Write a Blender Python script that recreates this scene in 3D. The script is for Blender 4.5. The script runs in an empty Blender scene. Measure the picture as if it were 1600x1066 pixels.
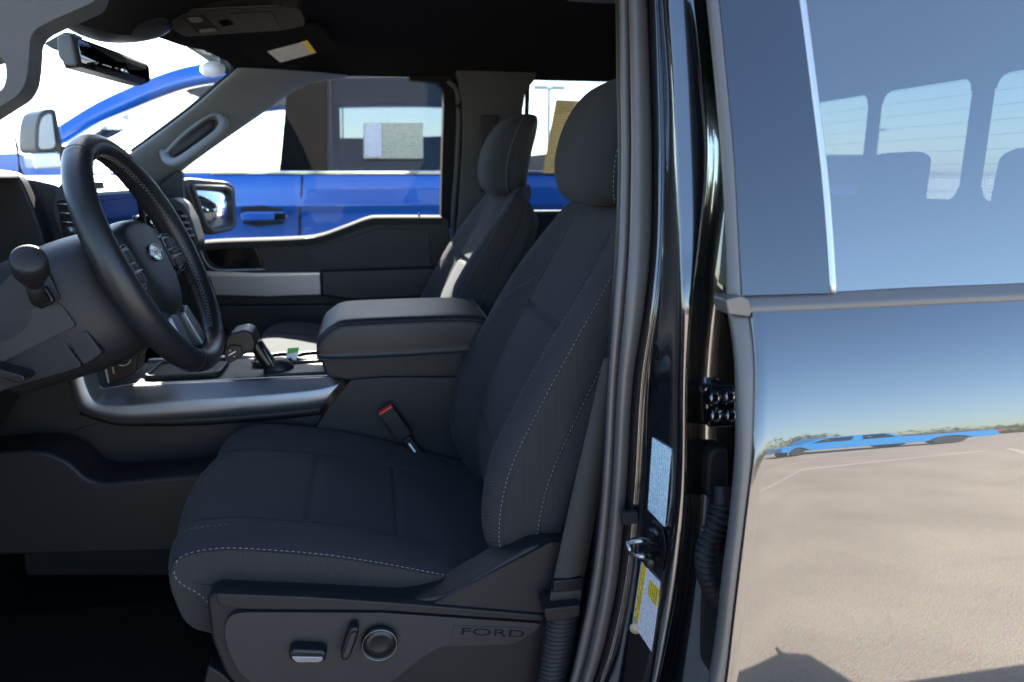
import bpy, bmesh, math, random
import numpy as np
from mathutils import Vector, Matrix

sc = bpy.context.scene
COL = sc.collection
random.seed(4)
R = math.radians

# ------------------------------------------------------------------ camera
YAW, PITCH, FPX = R(11.0), R(13.0), 1127.0
CAM = np.array((0.0, -0.644, 1.47))
cam_d = bpy.data.cameras.new('camera'); cam = bpy.data.objects.new('camera', cam_d); COL.objects.link(cam)
cam.location = CAM; cam.rotation_euler = (R(90) - PITCH, 0, -YAW)
cam_d.sensor_width = 36; cam_d.lens = 1127.0/1600*36; cam_d.clip_start = 0.05; cam_d.clip_end = 5000
cam_d.dof.use_dof = True; cam_d.dof.focus_distance = 1.12; cam_d.dof.aperture_fstop = 4.5
sc.camera = cam
# ------------------------------------------------------------------ sky, sun, exposure
SUN = Vector((-0.045, 0.70, 0.60)).normalized()       # towards the sun
w = bpy.data.worlds.new('World'); sc.world = w; w.use_nodes = True
nt = w.node_tree; bg = nt.nodes['Background']
sky = nt.nodes.new('ShaderNodeTexSky'); sky.sky_type = 'NISHITA'; sky.sun_disc = False
sky.sun_elevation = math.asin(SUN.z); sky.sun_rotation = math.atan2(SUN.x, SUN.y)
sky.air_density = 1.0; sky.dust_density = 0.8; sky.ozone_density = 3.0
nt.links.new(sky.outputs[0], bg.inputs[0]); bg.inputs[1].default_value = 0.07
sd = bpy.data.lights.new('sun', 'SUN'); so = bpy.data.objects.new('sun', sd); COL.objects.link(so)
sd.energy = 4.6; sd.angle = R(0.5); sd.color = (1.0, 0.94, 0.84)
so.rotation_euler = SUN.to_track_quat('Z', 'Y').to_euler(); so.location = (0, 0, 30)
sc.view_settings.view_transform = 'Standard'; sc.view_settings.look = 'None'
sc.view_settings.gamma = 1.0; sc.view_settings.exposure = 3.5
sc.render.resolution_x = 1024; sc.render.resolution_y = 682
sc.render.engine = 'CYCLES'
sc.cycles.max_bounces = 12; sc.cycles.transparent_max_bounces = 24; sc.cycles.diffuse_bounces = 5; sc.cycles.glossy_bounces = 6

# ------------------------------------------------------------------ measuring: photograph pixel + lateral position -> metres
_R = np.array((math.cos(YAW), -math.sin(YAW), 0))
_F = np.array((math.sin(YAW)*math.cos(PITCH), math.cos(YAW)*math.cos(PITCH), -math.sin(PITCH)))
_U = np.array((math.sin(YAW)*math.sin(PITCH), math.cos(YAW)*math.sin(PITCH), math.cos(PITCH)))
def A(px, py, Y):
    d = _F + (px-800)/FPX*_R + (533-py)/FPX*_U
    return CAM + d*((Y-CAM[1])/d[1])
def AZ(px, py, Z):
    d = _F + (px-800)/FPX*_R + (533-py)/FPX*_U
    return CAM + d*((Z-CAM[2])/d[2])
def AF(px, py, fn, it=12):
    Y = 0.1
    for _ in range(it):
        p = A(px, py, Y); Y = fn(p[2])
    return A(px, py, Y)
def AN(px, py, p0, n):
    d = _F+(px-800)/FPX*_R+(533-py)/FPX*_U; n = np.array(n, float)
    return CAM+d*(np.dot(np.array(p0)-CAM, n)/np.dot(d, n))
def AP(l, Y): return [A(x, y, Y) for x, y in l]

# ------------------------------------------------------------------ materials
MATS = {}
def newmat(name):
    m = bpy.data.materials.new(name); m.use_nodes = True; MATS[name] = m
    return m, m.node_tree, m.node_tree.nodes['Principled BSDF']
def N(nt, t, **k):
    n = nt.nodes.new(t)
    for a, b in k.items(): setattr(n, a, b)
    return n
def pmat(name, col, rough=.5, metal=0., spec=.5, bump=None, var=0., coat=0., coat_ior=1.5, sheen=0., coords='Object', wear=0., coatr=.02):
    """bump = (kind, scale, strength, distance)"""
    m, nt, b = newmat(name)
    b.inputs['Base Color'].default_value = (*col, 1); b.inputs['Roughness'].default_value = rough
    b.inputs['Metallic'].default_value = metal; b.inputs['Specular IOR Level'].default_value = spec
    if coat: 
        b.inputs['Coat Weight'].default_value = coat; b.inputs['Coat IOR'].default_value = coat_ior; b.inputs['Coat Roughness'].default_value = coatr
    if sheen:
        b.inputs['Sheen Weight'].default_value = sheen; b.inputs['Sheen Roughness'].default_value = .45
    tc = N(nt, 'ShaderNodeTexCoord')
    if var:
        nz = N(nt, 'ShaderNodeTexNoise'); nz.inputs['Scale'].default_value = 9; nz.inputs['Detail'].default_value = 6
        nt.links.new(tc.outputs[coords], nz.inputs['Vector'])
        mx = N(nt, 'ShaderNodeMix', data_type='RGBA')
        mx.inputs[6].default_value = (*[c*(1-var) for c in col], 1); mx.inputs[7].default_value = (*[min(1, c*(1+var)) for c in col], 1)
        nt.links.new(nz.outputs['Fac'], mx.inputs[0]); nt.links.new(mx.outputs[2], b.inputs['Base Color'])
        mr = N(nt, 'ShaderNodeMapRange'); mr.inputs[3].default_value = max(0, rough-.07); mr.inputs[4].default_value = min(1, rough+.07)
        nt.links.new(nz.outputs['Fac'], mr.inputs[0]); nt.links.new(mr.outputs[0], b.inputs['Roughness'])
    if bump:
        kind, scale, st, dist = bump
        bp = N(nt, 'ShaderNodeBump'); bp.inputs['Strength'].default_value = st; bp.inputs['Distance'].default_value = dist
        if kind == 'noise':
            t = N(nt, 'ShaderNodeTexNoise'); t.inputs['Scale'].default_value = scale; t.inputs['Detail'].default_value = 3; out = t.outputs['Fac']
            nt.links.new(tc.outputs[coords], t.inputs['Vector'])
        elif kind == 'voronoi':
            t = N(nt, 'ShaderNodeTexVoronoi'); t.inputs['Scale'].default_value = scale; out = t.outputs['Distance']
            nt.links.new(tc.outputs[coords], t.inputs['Vector'])
        elif kind == 'weave':
            t = N(nt, 'ShaderNodeTexWave', wave_type='BANDS', bands_direction=('X' if name.endswith('side') else 'DIAGONAL')); t.inputs['Scale'].default_value = scale
            t.inputs['Distortion'].default_value = .6; t.inputs['Detail'].default_value = 1; t.inputs['Detail Scale'].default_value = 2
            t2 = N(nt, 'ShaderNodeTexNoise'); t2.inputs['Scale'].default_value = scale*4
            nt.links.new(tc.outputs[coords], t.inputs['Vector']); nt.links.new(tc.outputs[coords], t2.inputs['Vector'])
            ad = N(nt, 'ShaderNodeMath', operation='ADD'); nt.links.new(t.outputs['Fac'], ad.inputs[0]); nt.links.new(t2.outputs['Fac'], ad.inputs[1]); out = ad.outputs[0]
            if var:
                mw = N(nt, 'ShaderNodeMix', data_type='RGBA', blend_type='MULTIPLY'); mw.inputs[0].default_value = 1
                rw_ = N(nt, 'ShaderNodeMapRange'); rw_.inputs[3].default_value = .82; rw_.inputs[4].default_value = 1.16; nt.links.new(t.outputs['Fac'], rw_.inputs[0])
                cw = N(nt, 'ShaderNodeCombineColor'); [nt.links.new(rw_.outputs[0], cw.inputs[i]) for i in range(3)]
                nt.links.new(mx.outputs[2], mw.inputs[6]); nt.links.new(cw.outputs[0], mw.inputs[7]); nt.links.new(mw.outputs[2], b.inputs['Base Color'])
        nt.links.new(out, bp.inputs['Height']); nt.links.new(bp.outputs[0], b.inputs['Normal'])
    return m
def glassmat(name, tint, refl=.05, gloss=(1, 1, 1), power=4.5):
    m = bpy.data.materials.new(name); m.use_nodes = True; MATS[name] = m
    nt = m.node_tree; nt.nodes.clear()
    out = N(nt, 'ShaderNodeOutputMaterial'); tr = N(nt, 'ShaderNodeBsdfTransparent'); gl = N(nt, 'ShaderNodeBsdfGlossy'); mx = N(nt, 'ShaderNodeMixShader')
    tr.inputs[0].default_value = (*tint, 1); gl.inputs['Roughness'].default_value = 0.0; gl.inputs[0].default_value = (*gloss, 1)
    lw = N(nt, 'ShaderNodeLayerWeight'); lw.inputs[0].default_value = .5
    pw = N(nt, 'ShaderNodeMath', operation='POWER'); pw.inputs[1].default_value = power
    ma = N(nt, 'ShaderNodeMath', operation='MULTIPLY_ADD'); ma.inputs[1].default_value = 1-refl; ma.inputs[2].default_value = refl
    nt.links.new(lw.outputs['Facing'], pw.inputs[0]); nt.links.new(pw.outputs[0], ma.inputs[0]); nt.links.new(ma.outputs[0], mx.inputs[0])
    nt.links.new(tr.outputs[0], mx.inputs[1]); nt.links.new(gl.outputs[0], mx.inputs[2]); nt.links.new(mx.outputs[0], out.inputs[0])
    return m

pmat('fabric_bolster', (.0300, .0290, .0320), .9, spec=.12, bump=('weave', 105, .45, .0010), sheen=.03, var=.12)
pmat('fabric_insert', (.0285, .0300, .0330), .9, spec=.12, bump=('noise', 700, .6, .0012), sheen=.03, var=.12)
pmat('fabric_side', (.0320, .0300, .0300), .9, spec=.12, bump=('weave', 90, .45, .0010), sheen=.03, var=.1)
pmat('thread', (.26, .26, .27), .6)
pmat('thread_grey', (.11, .115, .12), .6)
pmat('plastic', (.0118, .0115, .0124), .5, spec=.28, bump=('voronoi', 900, .25, .0006), var=.08)
pmat('plastic_soft', (.0126, .0130, .0148), .5, spec=.3, bump=('voronoi', 700, .3, .0006), var=.08)
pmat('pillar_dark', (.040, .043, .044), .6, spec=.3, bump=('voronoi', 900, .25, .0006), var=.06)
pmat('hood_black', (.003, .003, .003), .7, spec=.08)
pmat('trim_skylit', (.13, .145, .155), .6, spec=.3, bump=('voronoi', 900, .25, .0006), var=.06)  # lit copy of the pillar trim: skylight through the windshield put into its colour
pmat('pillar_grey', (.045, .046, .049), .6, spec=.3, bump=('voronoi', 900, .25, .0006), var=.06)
pmat('sill_grey', (.022, .021, .020), .85, spec=.15)
pmat('plastic_grey', (.024, .0228, .0228), .5, spec=.3, bump=('voronoi', 900, .25, .0006), var=.08)
pmat('plastic_smooth', (.007, .007, .008), .3, spec=.35)
pmat('piano_black', (.004, .004, .005), .1, spec=.35)
pmat('applique_black', (.004, .0042, .006), .05, coat=1., coat_ior=1.6, spec=.4)
pmat('leather', (.011, .0115, .013), .45, spec=.35, bump=('voronoi', 520, .35, .0008), var=.1)
pmat('leather_smooth', (.010, .0105, .012), .40, spec=.35, bump=('noise', 700, .15, .0005), var=.1)
pmat('headliner', (.0105, .0103, .0106), .95, spec=.05, bump=('noise', 900, .4, .001))
pmat('carpet', (.009, .0092, .009), .95, spec=.1, bump=('noise', 420, 1., .006), var=.5)
pmat('rubber', (.060, .056, .054), .42, bump=('noise', 500, .1, .0005), spec=.6)
pmat('rubber_dark', (.012, .012, .013), .6, spec=.25)
pmat('rubber_flat', (.012, .012, .012), .9, spec=.06)
pmat('webbing', (.036, .034, .029), .8, bump=('weave', 300, .6, .001))
pmat('paint_black', (.0025, .0028, .0045), .25, coat=1., coat_ior=1.88, spec=.4, coatr=.004)
pmat('paint_blue', (.003, .095, .40), .3, coat=1., coat_ior=1.45, metal=.1)
pmat('paint_cyan', (.008, .19, .50), .3, coat=1., coat_ior=1.5)
pmat('paint_white', (.75, .75, .73), .3, coat=1.)
pmat('silver', (.24, .245, .26), .42, metal=.9, bump=('noise', 900, .06, .0004), var=.06)
pmat('silver_light', (.45, .45, .44), .35, metal=.85)
pmat('chrome', (.75, .75, .75), .08, metal=1.)
pmat('striker_steel', (.22, .22, .23), .25, metal=1., var=.2)
pmat('steel', (.35, .34, .32), .3, metal=1., var=.2)
pmat('red', (.55, .03, .02), .4)
pmat('white_print', (.75, .75, .75), .5)
pmat('yellow_print', (.80, .55, .01), .5)
pmat('green_print', (.12, .45, .06), .5)
pmat('screen', (.004, .005, .012), .05)
pmat('mirror_glass', (.85, .87, .9), .0, metal=1.)
pmat('dark_mirror', (.10, .11, .12), .02, metal=1.)
pmat('tyre', (.02, .02, .02), .8); pmat('alloy', (.45, .45, .46), .3, metal=1.)
pmat('emblem', (.012, .02, .05), .15, coat=1.)
pmat('map_lens', (.07, .07, .07), .2)
pmat('lamp_lens', (.35, .36, .36), .15)
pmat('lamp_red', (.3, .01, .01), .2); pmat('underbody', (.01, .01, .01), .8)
pmat('brown_clip', (.32, .25, .17), .5)
glassmat('glass', (.93, .96, .95), .008, power=40)
glassmat('glass_tint', (.085, .10, .10), .20, (1.0, .96, .90))
glassmat('glass_far', (.75, .82, .82), .03, power=7)
glassmat('glass_dark', (.27, .31, .34), .02, (.75, .88, 1.0), power=7)
glassmat('glass_rear', (.34, .38, .41), .018, power=7)

def paper(name, base, ink, sx, sy, coords='Generated', thr=.52):
    """paper covered in rows of small illegible print"""
    m, nt, b = newmat(name); b.inputs['Roughness'].default_value = .55
    tc = N(nt, 'ShaderNodeTexCoord'); mp = N(nt, 'ShaderNodeMapping'); mp.inputs['Scale'].default_value = (sx, 1, sy)
    nt.links.new(tc.outputs['UV'], mp.inputs['Vector']); 
    mp.inputs['Scale'].default_value = (sx, sy, 1)
    sn = N(nt, 'ShaderNodeVectorMath', operation='FLOOR'); nt.links.new(mp.outputs[0], sn.inputs[0])
    nz = N(nt, 'ShaderNodeTexWhiteNoise', noise_dimensions='2D'); nt.links.new(sn.outputs[0], nz.inputs['Vector'])
    fr = N(nt, 'ShaderNodeVectorMath', operation='FRACTION'); nt.links.new(mp.outputs[0], fr.inputs[0]); sx_ = N(nt, 'ShaderNodeSeparateXYZ'); nt.links.new(fr.outputs[0], sx_.inputs[0])
    g1 = N(nt, 'ShaderNodeMath', operation='GREATER_THAN'); g1.inputs[1].default_value = thr
    g2 = N(nt, 'ShaderNodeMath', operation='LESS_THAN'); g2.inputs[1].default_value = .58
    nt.links.new(nz.outputs['Value'], g1.inputs[0]); nt.links.new(sx_.outputs[1], g2.inputs[0])
    mu = N(nt, 'ShaderNodeMath', operation='MULTIPLY'); nt.links.new(g1.outputs[0], mu.inputs[0]); nt.links.new(g2.outputs[0], mu.inputs[1])
    mx = N(nt, 'ShaderNodeMix', data_type='RGBA'); mx.inputs[6].default_value = (*base, 1); mx.inputs[7].default_value = (*ink, 1)
    nt.links.new(mu.outputs[0], mx.inputs[0]); nt.links.new(mx.outputs[2], b.inputs['Base Color'])
    if name.startswith('label_cream'):
        tl = N(nt, 'ShaderNodeBsdfTranslucent'); ms = N(nt, 'ShaderNodeMixShader'); ms.inputs[0].default_value = .75 if name.endswith('far') else .5; nt.links.new(mx.outputs[2], tl.inputs[0])
        nt.links.new(b.outputs[0], ms.inputs[1]); nt.links.new(tl.outputs[0], ms.inputs[2]); nt.links.new(ms.outputs[0], nt.nodes['Material Output'].inputs[0])
    return m
paper('label_blue', (.46, .60, .65), (.26, .34, .38), 110, 9, thr=.38)
paper('label_white', (.55, .55, .57), (.34, .32, .36), 130, 12, thr=.38)
paper('label_yellow', (.66, .47, .015), (.14, .10, .01), 70, 5, thr=.35)
paper('label_cream', (.42, .37, .25), (.26, .23, .15), 90, 26, thr=.5)
paper('label_cream_far', (.90, .88, .72), (.74, .71, .58), 60, 12, thr=.5)
paper('label_visor', (.62, .60, .56), (.30, .29, .28), 90, 14, thr=.4)

# ------------------------------------------------------------------ mesh tools
def setmat(o, mat):
    for m in (mat if isinstance(mat, (list, tuple)) else [mat]): o.data.materials.append(MATS[m])
def obj(name, me, mat, parent=None, label=None, kind=None, smooth=None):
    o = bpy.data.objects.new(name, me); COL.objects.link(o)
    if mat: setmat(o, mat)
    if parent is not None:
        o.parent = parent
        if parent.type == 'EMPTY': o.matrix_parent_inverse = Matrix.Translation(-Vector(parent.location))
    if label: o['label'] = label
    if kind: o['kind'] = kind
    if smooth is not None:
        me.shade_smooth() if smooth else me.shade_flat()
    return o
def root(name, loc, label, cat, group=None):
    e = bpy.data.objects.new(name, None); COL.objects.link(e); e.location = loc; e.empty_display_size = .2
    e['label'] = label; e['category'] = cat
    if group: e['group'] = group
    return e
def mesh(verts, faces, smooth=True):
    me = bpy.data.meshes.new('m'); me.from_pydata([tuple(map(float, v)) for v in verts], [], faces)
    me.validate(); me.update()
    bm = bmesh.new(); bm.from_mesh(me); bmesh.ops.recalc_face_normals(bm, faces=bm.faces); bm.to_mesh(me); bm.free()
    if smooth: me.shade_smooth()
    return me
def cr1(P, t, closed=False):
    """Catmull-Rom through rows of P at parameter array t"""
    P = np.asarray(P, float); n = len(P); t = np.asarray(t, float)
    i = np.floor(t).astype(int)
    if not closed: i = np.clip(i, 0, n-2)
    f = (t - i).reshape((-1,)+(1,)*(P.ndim-1))
    def g(k):
        if closed: return P[k % n]
        lo = k < 0; hi = k > n-1; kk = np.clip(k, 0, n-1); q = P[kk].copy()
        if lo.any(): q[lo] = 2*P[0]-P[1]
        if hi.any(): q[hi] = 2*P[-1]-P[-2]
        return q
    p0, p1, p2, p3 = g(i-1), g(i), g(i+1), g(i+2)
    return .5*((2*p1)+(-p0+p2)*f+(2*p0-5*p1+4*p2-p3)*f*f+(-p0+3*p1-3*p2+p3)*f**3)
def curve(P, n, closed=False):
    m = len(P)
    return cr1(P, np.linspace(0, m if closed else m-1, n, endpoint=not closed), closed)
class Surf:
    def __init__(s, rings, closed=True): s.C = np.array(rings, float); s.closed = closed; s.nv, s.nu = s.C.shape[:2]
    def pt(s, u, v):
        u = np.atleast_1d(np.asarray(u, float)); v = np.atleast_1d(np.asarray(v, float)); out = []
        for a, b in zip(u, v):
            ring = cr1(s.C, [b])[0]; out.append(cr1(ring, [a], s.closed)[0])
        return np.array(out)
    def normal(s, u, v, e=.03):
        a = s.pt(u+e, v)-s.pt(u-e, v); b = s.pt(u, np.minimum(v+e, s.nv-1))-s.pt(u, np.maximum(v-e, 0))
        n = np.cross(a, b); n /= np.linalg.norm(n, axis=1, keepdims=True)+1e-12
        return n
    def mesh(s, nu, nv, disp=None, matf=None, caps=(True, True)):
        vv = np.linspace(0, s.nv-1, nv); rows = cr1(s.C, vv)
        uu = np.linspace(0, s.nu if s.closed else s.nu-1, nu, endpoint=not s.closed)
        G = np.array([cr1(r, uu, s.closed) for r in rows])           # nv,nu,3
        if disp is not None:
            du = (np.roll(G, -1, 1)-np.roll(G, 1, 1)); dv = np.gradient(G, axis=0)
            n = np.cross(du, dv); n /= np.linalg.norm(n, axis=2, keepdims=True)+1e-12
            c = G.mean(axis=(0, 1)); 
            if ((G-c)*n).sum() < 0: n = -n
            D = np.array([[disp(u, v) for u in uu] for v in vv]); G = G+n*D[..., None]
        V = G.reshape(-1, 3); F = []; mi = []
        for j in range(nv-1):
            for i in range(nu if s.closed else nu-1):
                k = (i+1) % nu
                F.append((j*nu+i, j*nu+k, (j+1)*nu+k, (j+1)*nu+i))
                mi.append(matf(uu[i], vv[j]) if matf else 0)
        if s.closed:
            if caps[0]: F.append(tuple(range(nu))); mi.append(mi[0])
            if caps[1]: F.append(tuple(range((nv-1)*nu, nv*nu))[::-1]); mi.append(mi[-1])
        me = bpy.data.meshes.new('m'); me.from_pydata(V.tolist(), [], F); me.update()
        me.polygons.foreach_set('material_index', mi)
        bm = bmesh.new(); bm.from_mesh(me); bmesh.ops.recalc_face_normals(bm, faces=bm.faces); bm.to_mesh(me); bm.free()
        me.shade_smooth(); return me
def tube_geo(path, r, n=10, closed=False, flat=1.0, up=(0, 0, 1)):
    P = np.asarray(path, float); m = len(P); r = np.broadcast_to(np.asarray(r, float), (m,))
    T = np.roll(P, -1, 0)-np.roll(P, 1, 0)
    if not closed: T[0] = P[1]-P[0]; T[-1] = P[-1]-P[-2]
    T /= np.linalg.norm(T, axis=1, keepdims=True)+1e-12
    up = np.array(up, float); V = []; F = []
    for i in range(m):
        a = np.cross(T[i], up)
        if np.linalg.norm(a) < 1e-4: a = np.cross(T[i], (1, 0.01, 0))
        a /= np.linalg.norm(a); b = np.cross(T[i], a)
        for k in range(n):
            th = 2*math.pi*k/n; V.append(P[i]+r[i]*(math.cos(th)*a+math.sin(th)*flat*b))
    for i in range(m if closed else m-1):
        j = (i+1) % m
        for k in range(n): F.append((i*n+k, i*n+(k+1) % n, j*n+(k+1) % n, j*n+k))
    if not closed: F.append(tuple(range(n))[::-1]); F.append(tuple(range((m-1)*n, m*n)))
    return V, F
def tube(path, r, n=10, closed=False, flat=1.0, up=(0, 0, 1)):
    return mesh(*tube_geo(path, r, n, closed, flat, up))
def join_geo(parts):
    V = []; F = []
    for v, f in parts:
        b = len(V); V += list(v); F += [tuple(i+b for i in q) for q in f]
    return V, F
def bev(o, w=.004, seg=3, ang=35):
    m = o.modifiers.new('bevel', 'BEVEL'); m.width = w; m.segments = seg; m.limit_method = 'ANGLE'; m.angle_limit = R(ang); m.harden_normals = False
    o.data.shade_smooth()
    s = o.modifiers.new('wn', 'WEIGHTED_NORMAL'); s.keep_sharp = True
    return o
def prism_geo(pts, off):
    P = [np.array(p, float) for p in pts]; n = len(P); off = np.array(off, float)
    V = P+[p+off for p in P]
    F = [tuple(range(n)), tuple(range(n, 2*n))[::-1]]+[(i, i+n, (i+1) % n+n, (i+1) % n) for i in range(n)]
    return V, F
def prism(name, pts, off, mat, parent, bw=.004, seg=3, **k):
    o = obj(name, mesh(*prism_geo(pts, off)), mat, parent, **k)
    if bw: bev(o, bw, seg)
    return o
def box_geo(x0, x1, y0, y1, z0, z1):
    return prism_geo([(x0, y0, z0), (x1, y0, z0), (x1, y0, z1), (x0, y0, z1)], (0, y1-y0, 0))
def box(name, b, mat, parent, bw=.004, seg=3, **k):
    o = obj(name, mesh(*box_geo(*b)), mat, parent, **k)
    if bw: bev(o, bw, seg)
    return o
def sheet(pts_grid, smooth=True):
    G = np.array(pts_grid, float); nv, nu = G.shape[:2]
    return mesh(G.reshape(-1, 3), [(j*nu+i, j*nu+i+1, (j+1)*nu+i+1, (j+1)*nu+i) for j in range(nv-1) for i in range(nu-1)], smooth)
def quad_uv(name, c4, mat, parent, thick=.0015, **k):
    """thin printed sheet; corners in order bottom-left, bottom-right, top-right, top-left of the print"""
    c = [np.array(p, float) for p in c4]; n = np.cross(c[1]-c[0], c[3]-c[0]); n /= np.linalg.norm(n)
    if np.dot(n, CAM-c[0]) < 0: n = -n
    V = c+[p-n*thick for p in c]
    me = bpy.data.meshes.new('m'); me.from_pydata([tuple(v) for v in V], [], [(0, 1, 2, 3), (7, 6, 5, 4), (0, 4, 5, 1), (1, 5, 6, 2), (2, 6, 7, 3), (3, 7, 4, 0)])
    uv = me.uv_layers.new(name='UVMap'); uvs = [(0, 0), (1, 0), (1, 1), (0, 1)]*2
    for l in me.loops: uv.data[l.index].uv = uvs[l.vertex_index]
    me.update()
    return obj(name, me, mat, parent, **k)
def stitch(name, pts, nrm, mat, parent, dash=.006, gap=.004, r=.0009, off=.0009):
    """dashed thread laid on a line of points with normals"""
    P = np.asarray(pts)+np.asarray(nrm)*off; s = np.concatenate([[0], np.cumsum(np.linalg.norm(np.diff(P, axis=0), axis=1))])
    parts = []; t = 0
    while t+dash < s[-1]:
        q = [np.array([np.interp(x, s, P[:, i]) for i in range(3)]) for x in (t, t+dash*.5, t+dash)]
        parts.append(tube_geo(q, [r*.5, r, r*.5], 5)); t += dash+gap
    return obj(name, mesh(*join_geo(parts)), mat, parent, kind='stuff')
def lathe(prof, c, axis, n=32):
    """profile [(radius, height)] about axis through c"""
    ax = Vector(axis).normalized(); q = ax.to_track_quat('Z', 'Y'); V = []; F = []
    for r, h in prof:
        for k in range(n):
            th = 2*math.pi*k/n; V.append(Vector(c)+q @ Vector((r*math.cos(th), r*math.sin(th), h)))
    m = len(prof)
    for j in range(m-1):
        for k in range(n): F.append((j*n+k, j*n+(k+1) % n, (j+1)*n+(k+1) % n, (j+1)*n+k))
    F.append(tuple(range(n))[::-1]); F.append(tuple(range((m-1)*n, m*n)))
    return [tuple(v) for v in V], F
def rounded(pts, rad, n=5):
    """round the corners of a 3D polygon"""
    P = [np.array(p, float) for p in pts]; out = []
    for i in range(len(P)):
        a, b, c = P[i-1], P[i], P[(i+1) % len(P)]
        r = min(rad, np.linalg.norm(a-b)*.45, np.linalg.norm(c-b)*.45)
        p = b+(a-b)/np.linalg.norm(a-b)*r; q = b+(c-b)/np.linalg.norm(c-b)*r
        for k in range(n+1):
            t = k/n; out.append((1-t)**2*p+2*t*(1-t)*b+t*t*q)
    return out
def text_mesh(s, size, extrude=.001, shear=0.):
    cu = bpy.data.curves.new('t', 'FONT'); cu.body = s; cu.size = size; cu.extrude = extrude; cu.shear = shear; cu.align_x = 'CENTER'; cu.align_y = 'CENTER'
    o = bpy.data.objects.new('t', cu); COL.objects.link(o); dg = bpy.context.evaluated_depsgraph_get()
    me = bpy.data.meshes.new_from_object(o.evaluated_get(dg)); bpy.data.objects.remove(o); bpy.data.curves.remove(cu)
    return me
def place_text(name, s, size, c, right, up, mat, parent, sx=1., extrude=.001, off=.001, shear=0.):
    me = text_mesh(s, size, extrude, shear); r = Vector(right).normalized(); n = r.cross(Vector(up)).normalized(); u = n.cross(r)
    for v in me.vertices: v.co = Vector(c)+r*v.co.x*sx+u*v.co.y+n*(v.co.z+off)
    return obj(name, me, mat, parent)
# ------------------------------------------------------------------ ground
def ground_mat():
    m, nt, b = newmat('asphalt'); b.inputs['Roughness'].default_value = .9
    tc = N(nt, 'ShaderNodeTexCoord')
    n1 = N(nt, 'ShaderNodeTexNoise'); n1.inputs['Scale'].default_value = 1.1; n1.inputs['Detail'].default_value = 8
    n2 = N(nt, 'ShaderNodeTexNoise'); n2.inputs['Scale'].default_value = 60; n2.inputs['Detail'].default_value = 5
    vo = N(nt, 'ShaderNodeTexVoronoi'); vo.inputs['Scale'].default_value = 130
    vc = N(nt, 'ShaderNodeTexVoronoi', feature='DISTANCE_TO_EDGE'); vc.inputs['Scale'].default_value = .22
    for t in (n1, n2, vo): nt.links.new(tc.outputs['Object'], t.inputs['Vector'])
    ds = N(nt, 'ShaderNodeVectorMath', operation='ADD'); sc_ = N(nt, 'ShaderNodeVectorMath', operation='SCALE'); sc_.inputs[3].default_value = .5
    nt.links.new(n1.outputs['Color'], sc_.inputs[0]); nt.links.new(tc.outputs['Object'], ds.inputs[0]); nt.links.new(sc_.outputs[0], ds.inputs[1]); nt.links.new(ds.outputs[0], vc.inputs['Vector'])
    mx = N(nt, 'ShaderNodeMix', data_type='RGBA'); mx.inputs[6].default_value = (.25, .216, .176, 1); mx.inputs[7].default_value = (.44, .382, .315, 1)
    mq = N(nt, 'ShaderNodeMapRange'); mq.inputs[1].default_value = .15; mq.inputs[2].default_value = .85; nt.links.new(n1.outputs['Fac'], mq.inputs[0])
    nt.links.new(mq.outputs[0], mx.inputs[0])
    m2 = N(nt, 'ShaderNodeMix', data_type='RGBA', blend_type='OVERLAY'); m2.inputs[0].default_value = .5
    nt.links.new(mx.outputs[2], m2.inputs[6]); nt.links.new(n2.outputs['Color'], m2.inputs[7])
    sp = N(nt, 'ShaderNodeMapRange'); sp.inputs[1].default_value = .0; sp.inputs[2].default_value = .25; sp.inputs[3].default_value = .45; sp.inputs[4].default_value = 1.
    nt.links.new(vo.outputs['Distance'], sp.inputs[0])
    ck = N(nt, 'ShaderNodeMapRange'); ck.inputs[1].default_value = .0005; ck.inputs[2].default_value = .003; ck.inputs[3].default_value = .93; ck.inputs[4].default_value = 1.
    nt.links.new(vc.outputs['Distance'], ck.inputs[0])
    mm = N(nt, 'ShaderNodeMath', operation='MULTIPLY'); nt.links.new(sp.outputs[0], mm.inputs[0]); nt.links.new(ck.outputs[0], mm.inputs[1])
    m3 = N(nt, 'ShaderNodeMix', data_type='RGBA', blend_type='MULTIPLY'); m3.inputs[0].default_value = 1
    cb = N(nt, 'ShaderNodeCombineColor'); [nt.links.new(mm.outputs[0], cb.inputs[i]) for i in range(3)]
    nt.links.new(m2.outputs[2], m3.inputs[6]); nt.links.new(cb.outputs[0], m3.inputs[7]); nt.links.new(m3.outputs[2], b.inputs['Base Color'])
    bp = N(nt, 'ShaderNodeBump'); bp.inputs['Strength'].default_value = .5; bp.inputs['Distance'].default_value = .01
    nt.links.new(vo.outputs['Distance'], bp.inputs['Height']); nt.links.new(bp.outputs[0], b.inputs['Normal'])
ground_mat()
pmat('line_paint', (.50, .46, .41), .8, var=.25)
pmat('hill', (.20, .16, .13), 1., var=.3)
pmat('leaf', (.075, .095, .035), .8, var=.5); pmat('leaf_dry', (.16, .13, .06), .9, var=.4); pmat('bark', (.09, .06, .04), .9)
g = obj('ground', mesh([(-600, -600, 0), (600, -600, 0), (600, 600, 0), (-600, 600, 0)], [(0, 1, 2, 3)], False), 'asphalt'); g['kind'] = 'structure'
def line(x0, y0, x1, y1, w=.10):
    d = Vector((x1-x0, y1-y0, 0)).normalized(); n = Vector((-d.y, d.x, 0))*w/2; a = Vector((x0, y0, .004)); b = Vector((x1, y1, .004))
    o = obj('painted_line', mesh([a-n, b-n, b+n, a+n], [(0, 1, 2, 3)], False), 'line_paint'); o['kind'] = 'structure'
line(2.5, -6.2, 7.3, -7.0, .08); line(7.6, -7.0, 5.2, -3.2, .08)
for k in range(-3, 5): line(k*3.0-1.2, -17, k*3.0-2.6, -22.5)
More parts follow.
